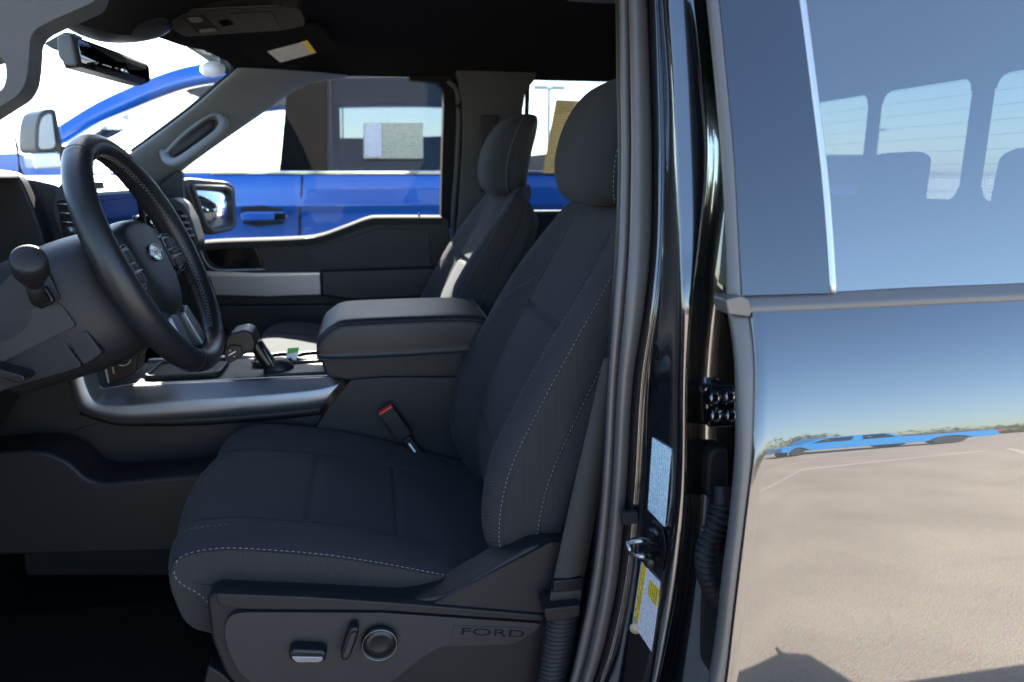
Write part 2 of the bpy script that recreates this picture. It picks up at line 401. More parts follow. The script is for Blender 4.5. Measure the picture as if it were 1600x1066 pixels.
# hills along the far horizon
def ridge(y, x0, x1, h, seed, sgn=1):
    rnd = np.random.RandomState(seed); n = 120; xs = np.linspace(x0, x1, n)
    hs = h*(.55+.25*np.sin(xs/160+seed)+.12*np.sin(xs/47+2*seed)+.05*rnd.rand(n))
    V = [(x, y, -1) for x in xs]+[(x, y+sgn*30, hh) for x, hh in zip(xs, hs)]+[(x, y+sgn*120, -1) for x in xs]
    F = [(i, i+1, n+i+1, n+i) for i in range(n-1)]+[(n+i, n+i+1, 2*n+i+1, 2*n+i) for i in range(n-1)]
    o = obj('hills', mesh(V, F), 'hill'); o['kind'] = 'structure'
ridge(420, -580, 580, 9, 1); ridge(-430, -580, 580, 6, 4, -1)
# ------------------------------------------------------------------ light poles
def light_pole(x, y, h, label):
    e = root('light_pole', (x, y, 0), label, 'light pole', 'light poles of the lot')
    obj('pole', tube([(x, y, .6), (x, y, h)], [.10, .06], 10), 'steel', e)
    box('base', (x-.25, x+.25, y-.25, y+.25, 0, .62), 'hill', e, .02)
    box('lamp_head', (x-.75, x-.1, y-.17, y+.17, h-.12, h+.06), 'steel', e, .02); box('lamp_head', (x+.1, x+.75, y-.17, y+.17, h-.12, h+.06), 'steel', e, .02)
    obj('arm', tube([(x-.2, y, h-.02), (x+.2, y, h-.02)], .03, 8), 'steel', e)
# ================================================================== the black truck
TRUCK = root('pickup_truck', (0.4, 1.0, 0), 'black crew cab pickup truck with open driver doorway showing dark cloth seats', 'truck')
YC = .625
def seat_rings(rows, tilt=0., bow=()):
    """rows: (x, z, bolster, halfwidth, thickness, sidedepth)"""
    S = np.array([(r[0], r[1]) for r in rows]); T = np.gradient(S, axis=0); rings = []
    bow = list(bow)+[0]*len(rows)
    for (x, z, b, w, th, sd), t, bo in zip(rows, T, bow):
        t = t/np.linalg.norm(t); n = np.array((-t[1], t[0]))
        prof = [(-.985, -sd), (-1.0, -sd*.5), (-.995, b*.2), (-.955, b*.8), (-.87, b*1.08), (-.76, b*.98), (-.63, b*.45), (-.53, b*.10), (-.40, .002), (-.15, .004),
                (.15, .004), (.40, .002), (.53, b*.10), (.63, b*.45), (.76, b*.98), (.87, b*1.08), (.955, b*.8), (.995, b*.2), (1.0, -sd*.5), (.985, -sd), (.6, -th), (0, -th*1.05), (-.6, -th)]
        rings.append([(x+n[0]*f-bo*(1-k*k), YC+k*w, z+n[1]*f+tilt*k) for k, f in prof])
    return rings
def gauss(x, w): return math.exp(-(x/w)**2)
back_rows = [(.225, .82, .012, .245, .09, .06), (.206, .865, .028, .262, .12, .075), (.198, .93, .040, .268, .13, .085), (.212, 1.02, .042, .270, .13, .09), (.252, 1.118, .035, .270, .13, .09),
             (.302, 1.215, .030, .268, .13, .085), (.346, 1.296, .022, .262, .12, .08), (.383, 1.363, .012, .245, .11, .075), (.410, 1.407, .004, .215, .10, .06), (.438, 1.428, .0, .16, .07, .04), (.470, 1.432, .0, .10, .05, .03)]
cush_rows = [(-.250, .796, .0, .245, .05, .03), (-.281, .830, .002, .262, .09, .05), (-.294, .868, .004, .267, .11, .065), (-.296, .906, .007, .269, .12, .08), (-.281, .934, .010, .269, .11, .10), (-.235, .939, .013, .268, .11, .105), (-.165, .928, .015, .268, .11, .105),
             (-.08, .910, .016, .268, .11, .09), (.0, .886, .016, .266, .10, .08), (.08, .861, .012, .262, .10, .07), (.15, .842, .006, .255, .09, .05), (.21, .83, .0, .24, .08, .04)]
def seam_v(v0, u0=8, u1=11, depth=.006, w=.05):
    return lambda u, v: -depth*gauss(v-v0, w)*min(1, max(0, (u-u0+.1)/.6))*min(1, max(0, (u1+.1-u)/.6))
def seam_u(us, depth=.005, w=.09, v0=.8, v1=99):
    return lambda u, v: sum(-depth*gauss(u-a, w) for a in us)*min(1, max(0, (v-v0)/.5))*min(1, max(0, (v1-v)/.5))
from mathutils import noise as _nz
def add(*fs): return lambda u, v: sum(f(u, v) for f in fs)+.0022*_nz.noise(Vector((u*.55, v*.8, 3.1)))+.0009*_nz.noise(Vector((u*1.9, v*2.6, 7.7)))
def stitched(S, us, vs, name, parent, sgn_c, mat='thread', n=160, **k):
    t = np.linspace(0, 1, n); u = np.interp(t, np.linspace(0, 1, len(us)), us); v = np.interp(t, np.linspace(0, 1, len(vs)), vs)
    u = curve(np.array(us, float).reshape(-1, 1), n)[:, 0]; v = curve(np.array(vs, float).reshape(-1, 1), n)[:, 0]
    P = S.pt(u, v); nn = S.normal(u, v); c = np.array(sgn_c)
    if ((P-c)*nn).sum() < 0: nn = -nn
    return stitch(name, P, nn, mat, parent, **k)
BS = Surf(seat_rings(back_rows)); CS = Surf(seat_rings(cush_rows, .004, (.02, .03, .036, .038, .034, .022, .01)))
def mat_back(u, v):
    if 7.4 <= u < 11.6 and v > .9: return 1
    if u < 2.4 or u > 16.6: return 2
    return 0
backrest = obj('seat_backrest', BS.mesh(414, 260, add(seam_v(5.05, 7.4, 11.6, .012, .06), seam_v(2.75, 7.4, 11.6, .006, .05), seam_u((7.4, 11.6), .006, .07, 1.2, 7.6), seam_u((2.35, 16.65), .003, .06, .6, 8.2), seam_u((1.0, 18.0), .003, .06, .6, 8.2)), mat_back),
               ['fabric_bolster', 'fabric_insert', 'fabric_side'], TRUCK, "driver's dark cloth backrest with pale stitched bolsters")
bc = (.34, YC, 1.12)
stitched(BS, [2.5, 2.55, 2.5, 2.45, 2.4, 2.4, 2.4], [.35, 1.2, 2.2, 3.2, 4.2, 5.2, 6.4], 'side_stitching', backrest, bc, 'thread', dash=.0042, gap=.0034, r=.00048)
stitched(BS, [1.15, 1.15, 1.1, 1.1, 1.1, 1.1], [.5, 1.4, 2.4, 3.4, 4.4, 5.4], 'side_stitching', backrest, bc, 'thread', dash=.0042, gap=.0034, r=.00048)
stitched(BS, [4.9, 4.95, 5.0, 5.0, 5.05, 5.1], [1.4, 2.2, 3.2, 4.2, 5.2, 6.2], 'bolster_stitching', backrest, bc, 'thread_grey', dash=.0045, gap=.0035, r=.0006)
stitched(BS, [15.1, 15.1, 15.0, 14.6, 13.6, 12.3], [1.6, 2.6, 3.6, 4.4, 5.1, 5.6], 'bolster_stitching', backrest, bc, 'thread_grey', dash=.0045, gap=.0035, r=.0006)
def mat_cush(u, v):
    if 6.9 <= u < 12.1 and v > 3.6: return 1
    if u < 2.5 or u > 16.5: return 2
    return 0
cushion = obj('seat_cushion', CS.mesh(414, 260, add(seam_v(6.55, 6.9, 12.1, .006, .06), seam_v(8.3, 6.9, 12.1, .006, .06), seam_u((6.9, 12.1), .005, .08, 4.0, 10.2), seam_u((2.5, 16.5), .003, .07, 1.5, 9)), mat_cush),
              ['fabric_bolster', 'fabric_insert', 'fabric_side'], TRUCK, "driver's dark cloth seat cushion with pale stitched edge")
cc = (-.05, YC, .86)
stitched(CS, [.30, 1.0, 2.1, 2.55, 2.62, 2.6, 2.6, 2.6, 2.5], [.9, 2.2, 3.5, 4.2, 5.3, 6.3, 7.3, 8.3, 9.5], 'edge_stitching', cushion, cc, 'thread', dash=.0046, gap=.0036, r=.00055)
stitched(CS, [5.6, 5.5, 5.4, 5.4], [3.9, 4.3, 4.6, 5.2], 'edge_stitching', cushion, cc, 'thread_grey', dash=.0048, gap=.004, r=.0006)
# headrest
def headrest_rings():
    rows = [(1.425, .575, .085, .030), (1.432, .572, .11, .045), (1.455, .566, .125, .056), (1.50, .566, .132, .062), (1.55, .575, .134, .062), (1.595, .590, .132, .058), (1.63, .606, .122, .048), (1.648, .618, .10, .034), (1.654, .624, .07, .018)]
    out = []
    for z, x, w, d in rows:
        z = 1.418+(z-1.425)*.945; x = x-.164; ring = []
        for k in range(20):
            th = 2*math.pi*k/20; c, s = math.cos(th), math.sin(th)
            sx = math.copysign(abs(c)**.7, c); sy = math.copysign(abs(s)**.55, s)
            ring.append((x+d*sx - (.012*(1-abs(sy)) if c < 0 else 0)*0, YC+w*sy, z))
        out.append(ring)
    return out
HS = Surf(headrest_rings())
headrest = obj('headrest', HS.mesh(96, 60, lambda u, v: -.0035*gauss(u-5.0, .12)-.0035*gauss(u-15.0, .12), lambda u, v: 1 if 4 < u % 20 < 16 else 0), ['leather', 'fabric_insert'], TRUCK, "driver's black padded headrest with side stitching")
for us in ([14.55]*6,): stitched(HS, us, [1.0, 2.2, 3.4, 4.6, 5.8, 7.0], 'side_stitching', headrest, (.43, YC, 1.52), 'thread', dash=.0045, gap=.0035, r=.0006)
for dy in (-.07, .07): obj('post', tube([(.435, YC+dy, 1.36), (.425, YC+dy, 1.45)], .007, 12), 'chrome', headrest)
obj('release_button', mesh(*box_geo(.385, .403, YC-.10, YC-.07, 1.422, 1.432)), 'lamp_lens', headrest)

def copy_part(o, dx, dy, dz, label, parent=TRUCK, root_part=True):
    c = o.copy(); COL.objects.link(c); c.parent = parent; c.matrix_parent_inverse = Matrix.Translation(-Vector(parent.location)); c.location = (dx, dy, dz)
    if 'label' in c: del c['label']
    if label: c['label'] = label
    for ch in list(o.children):
        d = ch.copy(); COL.objects.link(d); d.parent = c
    return c
copy_part(backrest, -.04, .79, .01, "passenger's dark cloth backrest with sunlight on its lower face")
copy_part(cushion, -.02, .79, .065, "passenger's dark cloth seat cushion in the sun")
copy_part(headrest, -.03, .79, -.005, "passenger's black padded headrest")

# ------------------------------------------------------------------ side shield of the driver's seat
YS = .322
shield = prism('seat_side_shield', rounded(AP([(322, 935), (340, 926), (480, 932), (630, 940), (695, 930), (760, 893), (830, 854), (888, 846), (872, 915), (856, 965), (852, 1066), (838, 1130), (420, 1130), (352, 1055), (330, 1000)], YS), .012), (0, .06, 0), 'plastic', TRUCK, .006, 4, label='black plastic shield on the side of the driver\'s seat')
prism('face_panel', rounded(AP([(350, 985), (358, 962), (380, 957), (600, 958), (848, 975), (838, 985), (800, 1008), (690, 1010), (662, 1026), (612, 1066), (560, 1105), (440, 1105), (372, 1050), (356, 1015)], YS-.010), .012), (0, .012, 0), 'plastic_grey', shield, .005, 4)
prism('upper_lip', rounded(AP([(335, 928), (480, 933), (640, 944), (852, 962), (850, 972), (600, 955), (380, 953), (342, 948)], YS-.012), .006), (0, .02, 0), 'plastic', shield, .004, 4)
prism('rear_wedge', rounded(AP([(668, 948), (710, 928), (800, 880), (862, 847), (884, 850), (870, 912), (854, 962)], YS-.006), .006), (0, .02, 0), 'plastic', shield, .005, 4)
def switch(name, px, mat='plastic_smooth', d=.022, bw=.004, **k):
    return prism(name, rounded(AP(px, YS-.018-d*.6), .004), (0, d, 0), mat, shield, bw, 3, **k)
switch('seat_switch', [(450, 1021), (459, 1015), (505, 1017), (511, 1022), (508, 1034), (498, 1038), (462, 1038), (453, 1032)])
prism('switch_face', rounded(AP([(455, 1026), (505, 1027), (504, 1033), (497, 1036), (464, 1036), (458, 1032)], YS-.0345), .003), (0, .004, 0), 'silver', shield, .001, 2)
switch('recline_switch', [(545, 985), (556, 980), (561, 984), (560, 992), (548, 1026), (541, 1034), (534, 1032), (532, 1024)])
prism('switch_face', rounded(AP([(549, 990), (557, 988), (546, 1024), (539, 1030), (536, 1025)], YS-.0345), .003), (0, .004, 0), 'plastic_grey', shield, .001, 2)
c = A(593, 1002, YS-.014); obj('lumbar_switch', mesh(*lathe([(.0255, 0), (.0265, .004), (.0262, .008), (.024, .0095), (.0235, .007), (.0225, .007), (.022, .0085), (.012, .0065), (.0005, .006)], c, (0, -1, 0), 40)), 'plastic_smooth', shield)
obj('switch_ring', tube([c+np.array((.0248*math.cos(t), -.0098, 0.0248*math.sin(t))) for t in np.linspace(0, 2*math.pi, 40, endpoint=False)], .0006, 6, True, up=(0, 1, 0)), 'silver', shield)
c = A(770, 988.5, YS-.011); place_text('raised_lettering', 'FORD', .0165, c, A(825, 991, YS)-A(715, 986, YS), (0, 0, 1), 'piano_black', shield, 2.35, .0008, .0005)
prism('badge_recess', rounded(AP([(708, 978), (832, 982), (818, 1000), (706, 998)], YS-.0115), .003), (0, .004, 0), 'plastic_grey', shield, .001, 2)
prism('seat_track', AP([(325, 1040), (350, 1055), (430, 1140), (300, 1140)], YS+.03), (0, .03, 0), 'plastic', TRUCK, .004)
box('seat_base', (-.22, .22, .37, .86, .58, .83), 'plastic', TRUCK, .02)
box('seat_base', (-.22, .20, 1.17, 1.66, .58, .88), 'plastic', TRUCK, .02)

# ------------------------------------------------------------------ seat belt
Yb = .285
bp_ = [(955, 560), (938, 660), (915, 770), (893, 880), (884, 925), (881, 950)]; bw_ = [12, 18, 21, 23, 23, 23]
rows = [[A(px-w_, py, Yb+.004) for w_ in (wd,)]+[A(px, py, Yb)]+[A(px+wd, py, Yb+.006)] for (px, py), wd in zip(bp_, bw_)]
G = curve(np.array(rows), 30); belt = obj('seat_belt', sheet(G), 'webbing', TRUCK, 'grey brown seat belt webbing beside the backrest')
s_ = belt.modifiers.new('s', 'SOLIDIFY'); s_.thickness = .002
prism('belt_tongue', rounded(AP([(866, 908), (913, 904), (910, 922), (864, 926)], Yb-.006), .003), (0, .012, 0), 'plastic_smooth', belt, .002)
prism('belt_fold', AP([(862, 926), (910, 922), (906, 948), (857, 952)], Yb-.003), (0, .006, 0), 'webbing', belt, .0015)
sl = []
for k in range(22):
    t = k/21; cx = 880-20*t*(1+.2*t); cy = 955+140*t; ww = 27 - 3*t
    for q, sc_ in ((0, .86), (3.2, 1.0)):
        l_, r_ = A(cx-ww*sc_, cy+q, Yb+.0), A(cx+ww*sc_, cy+q-3, Yb+.0); m_ = (l_+r_)/2; hw = np.linalg.norm(r_-l_)/2
        sl.append([m_+np.array((hw*math.cos(a)*1.0, .018*sc_*math.sin(a), .0)) for a in np.linspace(0, 2*math.pi, 18, endpoint=False)])
obj('belt_sleeve', Surf(sl).mesh(36, 130), 'plastic', belt)
prism('sleeve_collar', rounded(AP([(850, 952), (908, 946), (906, 964), (854, 972)], Yb-.022), .004), (0, .04, 0), 'plastic', belt, .004)
# buckle by the console
d_ = A(660, 715, .86)-A(600, 632, .86); d_ /= np.linalg.norm(d_); n_ = np.array((d_[2], 0, -d_[0]))
b0 = A(603, 640, .855); 
def obox(name, c0, ax, L, wd, y0, y1, mat, parent, bw):
    e = [c0-n_*wd/2, c0+ax*L-n_*wd/2, c0+ax*L+n_*wd/2, c0+n_*wd/2]
    for p in e: p[1] = y0
    return prism(name, e, (0, y1-y0, 0), mat, parent, bw)
bk = obox('belt_buckle', b0, d_, .075, .036, .840, .866, 'plastic', TRUCK, .004)
obox('release_button', b0-d_*.004, d_, .010, .032, .843, .863, 'red', bk, .0015)
obox('buckle_stalk', b0+d_*.07, d_, .07, .020, .848, .862, 'plastic', bk, .003)
obox('buckle_tag', b0+d_*.088, d_, .024, .004, .838, .842, 'white_print', bk, .0005)
# ------------------------------------------------------------------ B-pillar jamb and door seal (measured down the photograph's rows)
ROW = [-90, 0, 133, 250, 380, 480, 600, 766, 900, 1000, 1066, 1160]
def colm(pxs, Ys, n=60):
    if not isinstance(Ys, (list, tuple)): Ys = [Ys]*len(ROW)
    P = np.array([A(x, y, Y) for x, y, Y in zip(pxs, ROW, Ys)])
    return curve(P, n)
def yrow(base):   # tumblehome: pillars lean inwards above the belt
    out = []
    for r in ROW:
        z = A(1040, r, base)[2]; out.append(base+max(0, z-1.33)*.25)
    return out
seal_r = [1004, 1010, 1015, 1018, 1016, 1006, 988, 978, 965, 945, 925, 893]
cols = [
    ([x-14 for x in seal_r], yrow(.262)), ([x+2 for x in seal_r], yrow(.225)), ([x+4 for x in seal_r], yrow(.214)),
    ([x+14 for x in seal_r], yrow(.200)), ([x+17 for x in seal_r], yrow(.204)), ([x+20 for x in seal_r], yrow(.198)),
    ([1027, 1029, 1036, 1038, 1034, 1028, 1010, 1003, 989, 973, 962, 940], yrow(.186)), ([1029, 1031, 1038, 1040, 1037, 1031, 1014, 1007, 994, 978, 966, 944], yrow(.190)),
    ([1034, 1037, 1046, 1050, 1055, 1056, 1053, 1049, 1033, 1017, 1006, 985], yrow(.135)), ([1037, 1040, 1049, 1054, 1059, 1060, 1057, 1054, 1039, 1023, 1012, 990], yrow(.120)),
    ([1042, 1045, 1054, 1059, 1063, 1064, 1062, 1060, 1046, 1029, 1017, 996], yrow(.113)),
    ([1077, 1084, 1098, 1105, 1092, 1080, 1072, 1071, 1060, 1043, 1028, 1005], yrow(.108)), ([1080, 1087, 1101, 1108, 1096, 1084, 1075, 1074, 1063, 1046, 1031, 1008], yrow(.113)),
    ([1084, 1092, 1106, 1113, 1103, 1092, 1082, 1079, 1069, 1053, 1038, 1014], yrow(.17)), ([1120, 1126, 1140, 1150, 1155, 1158, 1165, 1160, 1150, 1140, 1130, 1108], yrow(.19)),
]
grid = np.array([colm(px, Y) for px, Y in cols]).transpose(1, 0, 2)
pillar = obj('pillar_jamb', sheet(grid), 'paint_black', TRUCK, 'glossy black door jamb pillar with stickers and striker')
ss = pillar.modifiers.new('s', 'SUBSURF'); ss.levels = 2; ss.render_levels = 2
box('pillar_core', (.405, .62, .215, .32, .45, 1.30), 'underbody', pillar, 0)
# rubber weatherstrip: inner lip and main bulb
def ribbon(name, pl, pr, Y, depth, mat, parent, bulge=.5, n=70):
    L, Rr = colm(pl, Y, n), colm(pr, Y, n); rings = []
    for a, b in zip(L, Rr):
        m = (a+b)/2; h = (b-a)/2; f = np.array((m[0]-CAM[0], m[1]-CAM[1], 0)); f /= np.linalg.norm(f)
        rings.append([m+h*math.cos(t)-f*depth*math.sin(t) for t in np.linspace(0, 2*math.pi, 16, endpoint=False)])
    return obj(name, Surf(rings).mesh(32, n), mat, parent)
seal_l = [960, 967, 969, 971, 967, 959, 950, 941, 926, 906, 890, 858]; seal_m = [977, 982, 985, 986, 983, 976, 965, 956, 943, 924, 906, 874]
strip = ribbon('weatherstrip', seal_m, [x+1 for x in seal_r], yrow(.225), .014, 'rubber', TRUCK); strip['label'] = 'grey rubber door seal along the pillar'
ribbon('inner_lip', seal_l, [x+2 for x in seal_m], yrow(.240), .008, 'rubber', strip)
# inner pillar trim behind the seal
tl = [x-3 for x in seal_l]; tr = [x+22 for x in seal_m]
G = np.array([colm([x-6 for x in seal_l], yrow(.33)), colm(seal_l, yrow(.262)), colm(tr, yrow(.262))]).transpose(1, 0, 2)
trim = obj('pillar_trim', sheet(G), 'plastic', TRUCK)
# labels on the jamb: on the slanted face between columns 7 and 8
def jamb(py, f, off=.004):
    # linear interpolation between the face edges at image row py
    a = np.array([np.interp(py, ROW, cols[7][0]), np.interp(py, ROW, cols[7][1])]); b = np.array([np.interp(py, ROW, cols[8][0]), np.interp(py, ROW, cols[8][1])])
    q = a+(b-a)*f; return A(q[0], py, q[1]-off)
def on_jamb(px, py, off=.004):
    a = np.array([np.interp(py, ROW, cols[7][0]), np.interp(py, ROW, cols[7][1])]); b = np.array([np.interp(py, ROW, cols[8][0]), np.interp(py, ROW, cols[8][1])])
    f = (px-a[0])/(b[0]-a[0]); return A(px, py, a[1]+(b[1]-a[1])*f-off)
quad_uv('certification_label', [on_jamb(1012, 796), on_jamb(1019, 684), on_jamb(1048, 702), on_jamb(1038, 823)], 'label_blue', pillar, label='pale blue printed sticker above the striker')
wl = quad_uv('warning_label', [on_jamb(988, 973), on_jamb(1002, 878), on_jamb(1031, 910), on_jamb(1019, 1020)], 'label_white', pillar, label='white and yellow printed sticker below the striker')
quad_uv('yellow_band', [on_jamb(990, 970, .006), on_jamb(1003, 880, .006), on_jamb(1009, 886, .006), on_jamb(996, 972, .006)], 'label_yellow', pillar)
quad_uv('yellow_box', [on_jamb(1012, 928, .006), on_jamb(1015, 906, .006), on_jamb(1029, 922, .006), on_jamb(1025, 948, .006)], 'label_yellow', pillar)
c = on_jamb(993, 982, .007); obj('round_mark', mesh(*lathe([(.008, 0), (.008, .001), (.001, .0012)], c, (-.5, -1, 0), 20)), 'brown_clip', pillar)
# striker
sp_ = [on_jamb(1017, 812, .006), on_jamb(1037, 828, .006), on_jamb(1041, 860, .006), on_jamb(1035, 895, .006), on_jamb(1024, 890, .006), on_jamb(1012, 868, .006), on_jamb(1012, 835, .006)]
strk = prism('striker_plate', rounded(sp_, .008), (.004, .008, 0), 'plastic_smooth', pillar, .002)
q0, q1, q2, q3 = on_jamb(1030, 852, .01), A(984, 848, .125), A(990, 866, .125), on_jamb(1028, 866, .01)
obj('striker_loop', tube(curve([q0, A(1005, 845, .12), q1, A(984, 858, .12), q2, A(1008, 869, .12), q3], 40), .0042, 10), 'striker_steel', pillar)
for px, py in ((1022, 832), (1016, 878)):
    obj('striker_bolt', mesh(*lathe([(.008, 0), (.008, .004), (.005, .006), (.001, .006)], on_jamb(px, py, .012), (-.5, -1, 0), 16)), 'plastic_smooth', pillar)
prism('trim_clip', rounded(AP([(972, 802), (998, 800), (998, 818), (974, 822)], .19), .003), (0, .01, 0), 'rubber_dark', pillar, .002)

# ------------------------------------------------------------------ rear door
BETA = [(.40, -8), (.60, 0), (.80, 3.5), (.92, 5.8), (1.10, 7.2), (1.174, 7.6), (1.180, 8.0), (1.206, 13.4), (1.212, 13.9), (1.26, 17.5), (1.30, 21.0), (1.36, 26.0)]
_z = np.linspace(.40, 1.37, 400); _b = np.tan(np.radians(np.interp(_z, [b[0] for b in BETA], [b[1] for b in BETA]))); _b = np.convolve(np.pad(_b, 2, 'edge'), np.ones(5)/5, 'valid')
_y = np.concatenate([[0], np.cumsum((_b[1:]+_b[:-1])/2*np.diff(_z))]); _y = _y-np.interp(1.335, _z, _y)+.036
def skinYs(z): return float(np.interp(z, _z, _y))
edge_px = [(1178, 492), (1184, 540), (1186, 600), (1182, 700), (1172, 780), (1160, 880), (1148, 980), (1138, 1066), (1120, 1180)]
EP = curve(np.array([AF(x, y, skinYs) for x, y in edge_px]), 50)[::-1]
def edge_x(z): return float(np.interp(z, EP[:, 2], EP[:, 0]))
zs = np.concatenate([np.linspace(.45, 1.15, 70), np.linspace(1.153, 1.23, 60), np.linspace(1.235, 1.336, 30)]); XR = 1.40
G = []
for z in zs:
    x0 = edge_x(z); zt = z
    row = [(x0-.002, skinYs(z)+.030, z), (x0-.003, skinYs(z)+.006, z), (x0, skinYs(z)+.001, z)]
    for f in np.linspace(.01, 1, 24): row.append((x0+(XR-x0)*f, skinYs(z)+.000, z))
    G.append(row)
door = obj('rear_door', sheet(G), 'paint_black', TRUCK, 'glossy black rear door mirroring the sunlit parking lot')
# belt moulding, measured along the door
def frameY(z): return .046+(z-1.35)*.28+.06*(z-1.35)**2
def strip_face(name, top, bot, Yf, mat, parent, thick=.012, n=30, bulge=.004):
    T = curve(np.array([AF(x, y, Yf) for x, y in top]), n); B = curve(np.array([AF(x, y, Yf) for x, y in bot]), n); rings = []
    for a, b in zip(B, T):
        d = b-a; y_ = np.array((0, 1., 0)); rings.append([a+y_*thick, a+y_*.002, a+d*.06, a+d*.5+y_*.004, a+d*.90+y_*.010, b+y_*.012, b+y_*(thick+.012)])
    o = obj(name, sheet(rings), mat, parent); return o
strip_face('belt_moulding', [(1168, 465), (1300, 460), (1450, 452), (1600, 446), (1800, 436)], [(1172, 490), (1300, 485), (1450, 478), (1600, 471), (1800, 461)], lambda z: .033, 'rubber', door)
def face(name, pts, Yf, mat, parent, n=24):
    """surface patch between a left edge and a right edge given in photograph rows"""
    Lf, Rf = pts; L = curve(np.array([AF(x, y, Yf) for x, y in Lf]), n); Q = curve(np.array([AF(x, y, Yf) for x, y in Rf]), n)
    G = []
    for a, b in zip(L, Q):
        row = []
        for t in np.linspace(0, 1, 10):
            p = a+(b-a)*t; row.append((p[0], Yf(p[2]), p[2]))
        G.append(row)
    return obj(name, sheet(G), mat, parent)
app = face('pillar_applique', ([(1116, -60), (1124, 0), (1137, 130), (1148, 250), (1155, 380), (1160, 462)], [(1240, -60), (1251, 0), (1268, 130), (1283, 250), (1292, 350), (1299, 458)]), lambda z: frameY(z)-.004, 'applique_black', door)
pass
glass_r = face('window_glass', ([(1240, -60), (1254, 0), (1272, 130), (1287, 250), (1296, 350), (1302, 458)], [(2050, -190), (2050, -120), (2050, 50), (2050, 200), (2050, 310), (2050, 425)]), lambda z: frameY(z)+.003, 'glass_tint', door)
obj('division_bar', tube(curve(np.array([AF(x, y, lambda z: frameY(z)-.003) for x, y in [(1243, -60), (1253, 0), (1270, 130), (1285, 250), (1294, 350), (1301, 458)]]), 40), .0042, 8), 'silver_light', door)
fs_l = [1098, 1105, 1118, 1128, 1135, 1136]; fs_r = [1115, 1123, 1136, 1147, 1154, 1159]; fr = [-60, 0, 130, 250, 380, 466]
rings = []
Lc = curve(np.array([AF(x, y, lambda z: frameY(z)+.004) for x, y in zip(fs_l, fr)]), 40); Rc = curve(np.array([AF(x, y, lambda z: frameY(z)+.004) for x, y in zip(fs_r, fr)]), 40)
for a, b in zip(Lc, Rc):
    m = (a+b)/2; h = (b-a)/2; rings.append([m+h*math.cos(t)+np.array((0, -.008*math.sin(t), 0)) for t in np.linspace(0, 2*math.pi, 14, endpoint=False)])
obj('frame_seal', Surf(rings).mesh(28, 50), 'rubber', door)
el = [(1138, 488), (1146, 540), (1150, 600), (1150, 700), (1142, 800), (1130, 900), (1119, 1000), (1108, 1066), (1094, 1160)]; er = [(1172, 494), (1178, 540), (1180, 600), (1177, 700), (1167, 800), (1152, 900), (1140, 1000), (1132, 1066), (1118, 1160)]
Lc = curve(np.array([AF(x, y, lambda z: skinYs(z)+.014) for x, y in el]), 50); Rc = curve(np.array([AF(x, y, lambda z: skinYs(z)+.014) for x, y in er]), 50); rings = []
for a, b in zip(Lc, Rc):
    m = (a+b)/2; h = (b-a)/2; rings.append([m+h*math.cos(t)+np.array((0, -.010*math.sin(t), 0)) for t in np.linspace(0, 2*math.pi, 14, endpoint=False)])
obj('edge_seal', Surf(rings).mesh(28, 60), 'rubber', door)
prism('seal_corner', rounded(AP([(1134, 468), (1160, 462), (1172, 470), (1174, 496), (1160, 494), (1138, 492)], .03), .004), (0, .03, 0), 'rubber', door, .004)
# wiring bellows and hinge in the gap
bx = curve(np.array([A(1128, 760, .10), A(1126, 800, .09), A(1112, 835, .085), A(1104, 870, .085), A(1108, 905, .09), A(1126, 935, .10), A(1150, 950, .12)]), 140)
rr = [.0095+.0045*(1 if i % 6 < 3 else 0)*(1 if i > 14 else 0) for i in range(140)]
bel = obj('wiring_bellows', tube(bx, rr, 18), 'rubber_dark', door, 'black ribbed rubber wiring sleeve beside the door edge')
prism('bellows_mount', rounded(AP([(1106, 716), (1118, 700), (1140, 700), (1140, 780), (1112, 786), (1104, 770)], .15), .012), (0, .03, 0), 'rubber_dark', door, .006)
prism('door_hinge', rounded(AP([(1100, 604), (1150, 600), (1152, 668), (1106, 670)], .155), .008), (0, .02, 0), 'paint_black', door, .004)
for px, py in ((1112, 620), (1136, 618), (1114, 648), (1138, 648)):
    obj('hinge_bolt', mesh(*lathe([(.0115, 0), (.0115, .003), (.0075, .004), (.0075, .010), (.001, .011)], A(px, py, .155), (-.3, -1, .1), 18)), 'paint_black', door)
# ------------------------------------------------------------------ steering wheel
WC = np.array((-.346, .605, 1.342)); TL = R(21.9); WRr = .184
wn = np.array((math.cos(TL), 0, math.sin(TL))); wup = np.array((-math.sin(TL), 0, math.cos(TL))); wlat = np.array((0, 1., 0))
def W(a, b, h=0.): return WC+wlat*a+wup*b+wn*h
def Wp(ang, r): return (r*math.cos(ang), r*math.sin(ang))
ths = np.linspace(0, 2*math.pi, 160, endpoint=False)
rings = []
for t in ths:
    a, b = Wp(t, WRr); e = wlat*math.cos(t)+wup*math.sin(t); c = W(a, b)
    fat = 1.0+.10*max(0, math.cos(2*(t-R(20))))
    rings.append([c+e*(.0175*fat*math.cos(k))+wn*(.0205*fat*math.sin(k)) for k in np.linspace(0, 2*math.pi, 16, endpoint=False)])
rings.append(rings[0])
wheel = obj('steering_wheel', Surf(rings).mesh(28, 200, caps=(False, False)), 'leather_smooth', TRUCK, 'black leather steering wheel with grey inner stitching')
for ang in (62, 118, 205, 245, 335, 295):      # leather joins
    t = R(ang); e = wlat*math.cos(t)+wup*math.sin(t); c = W(*Wp(t, WRr)); 
    obj('leather_join', tube([c+e*.0187*math.cos(k)*1.05+wn*.0212*math.sin(k)*1.05 for k in np.linspace(0, 2*math.pi, 24, endpoint=False)], .0007, 5, True, up=(0.3, 1, .2)), 'rubber_dark', wheel)
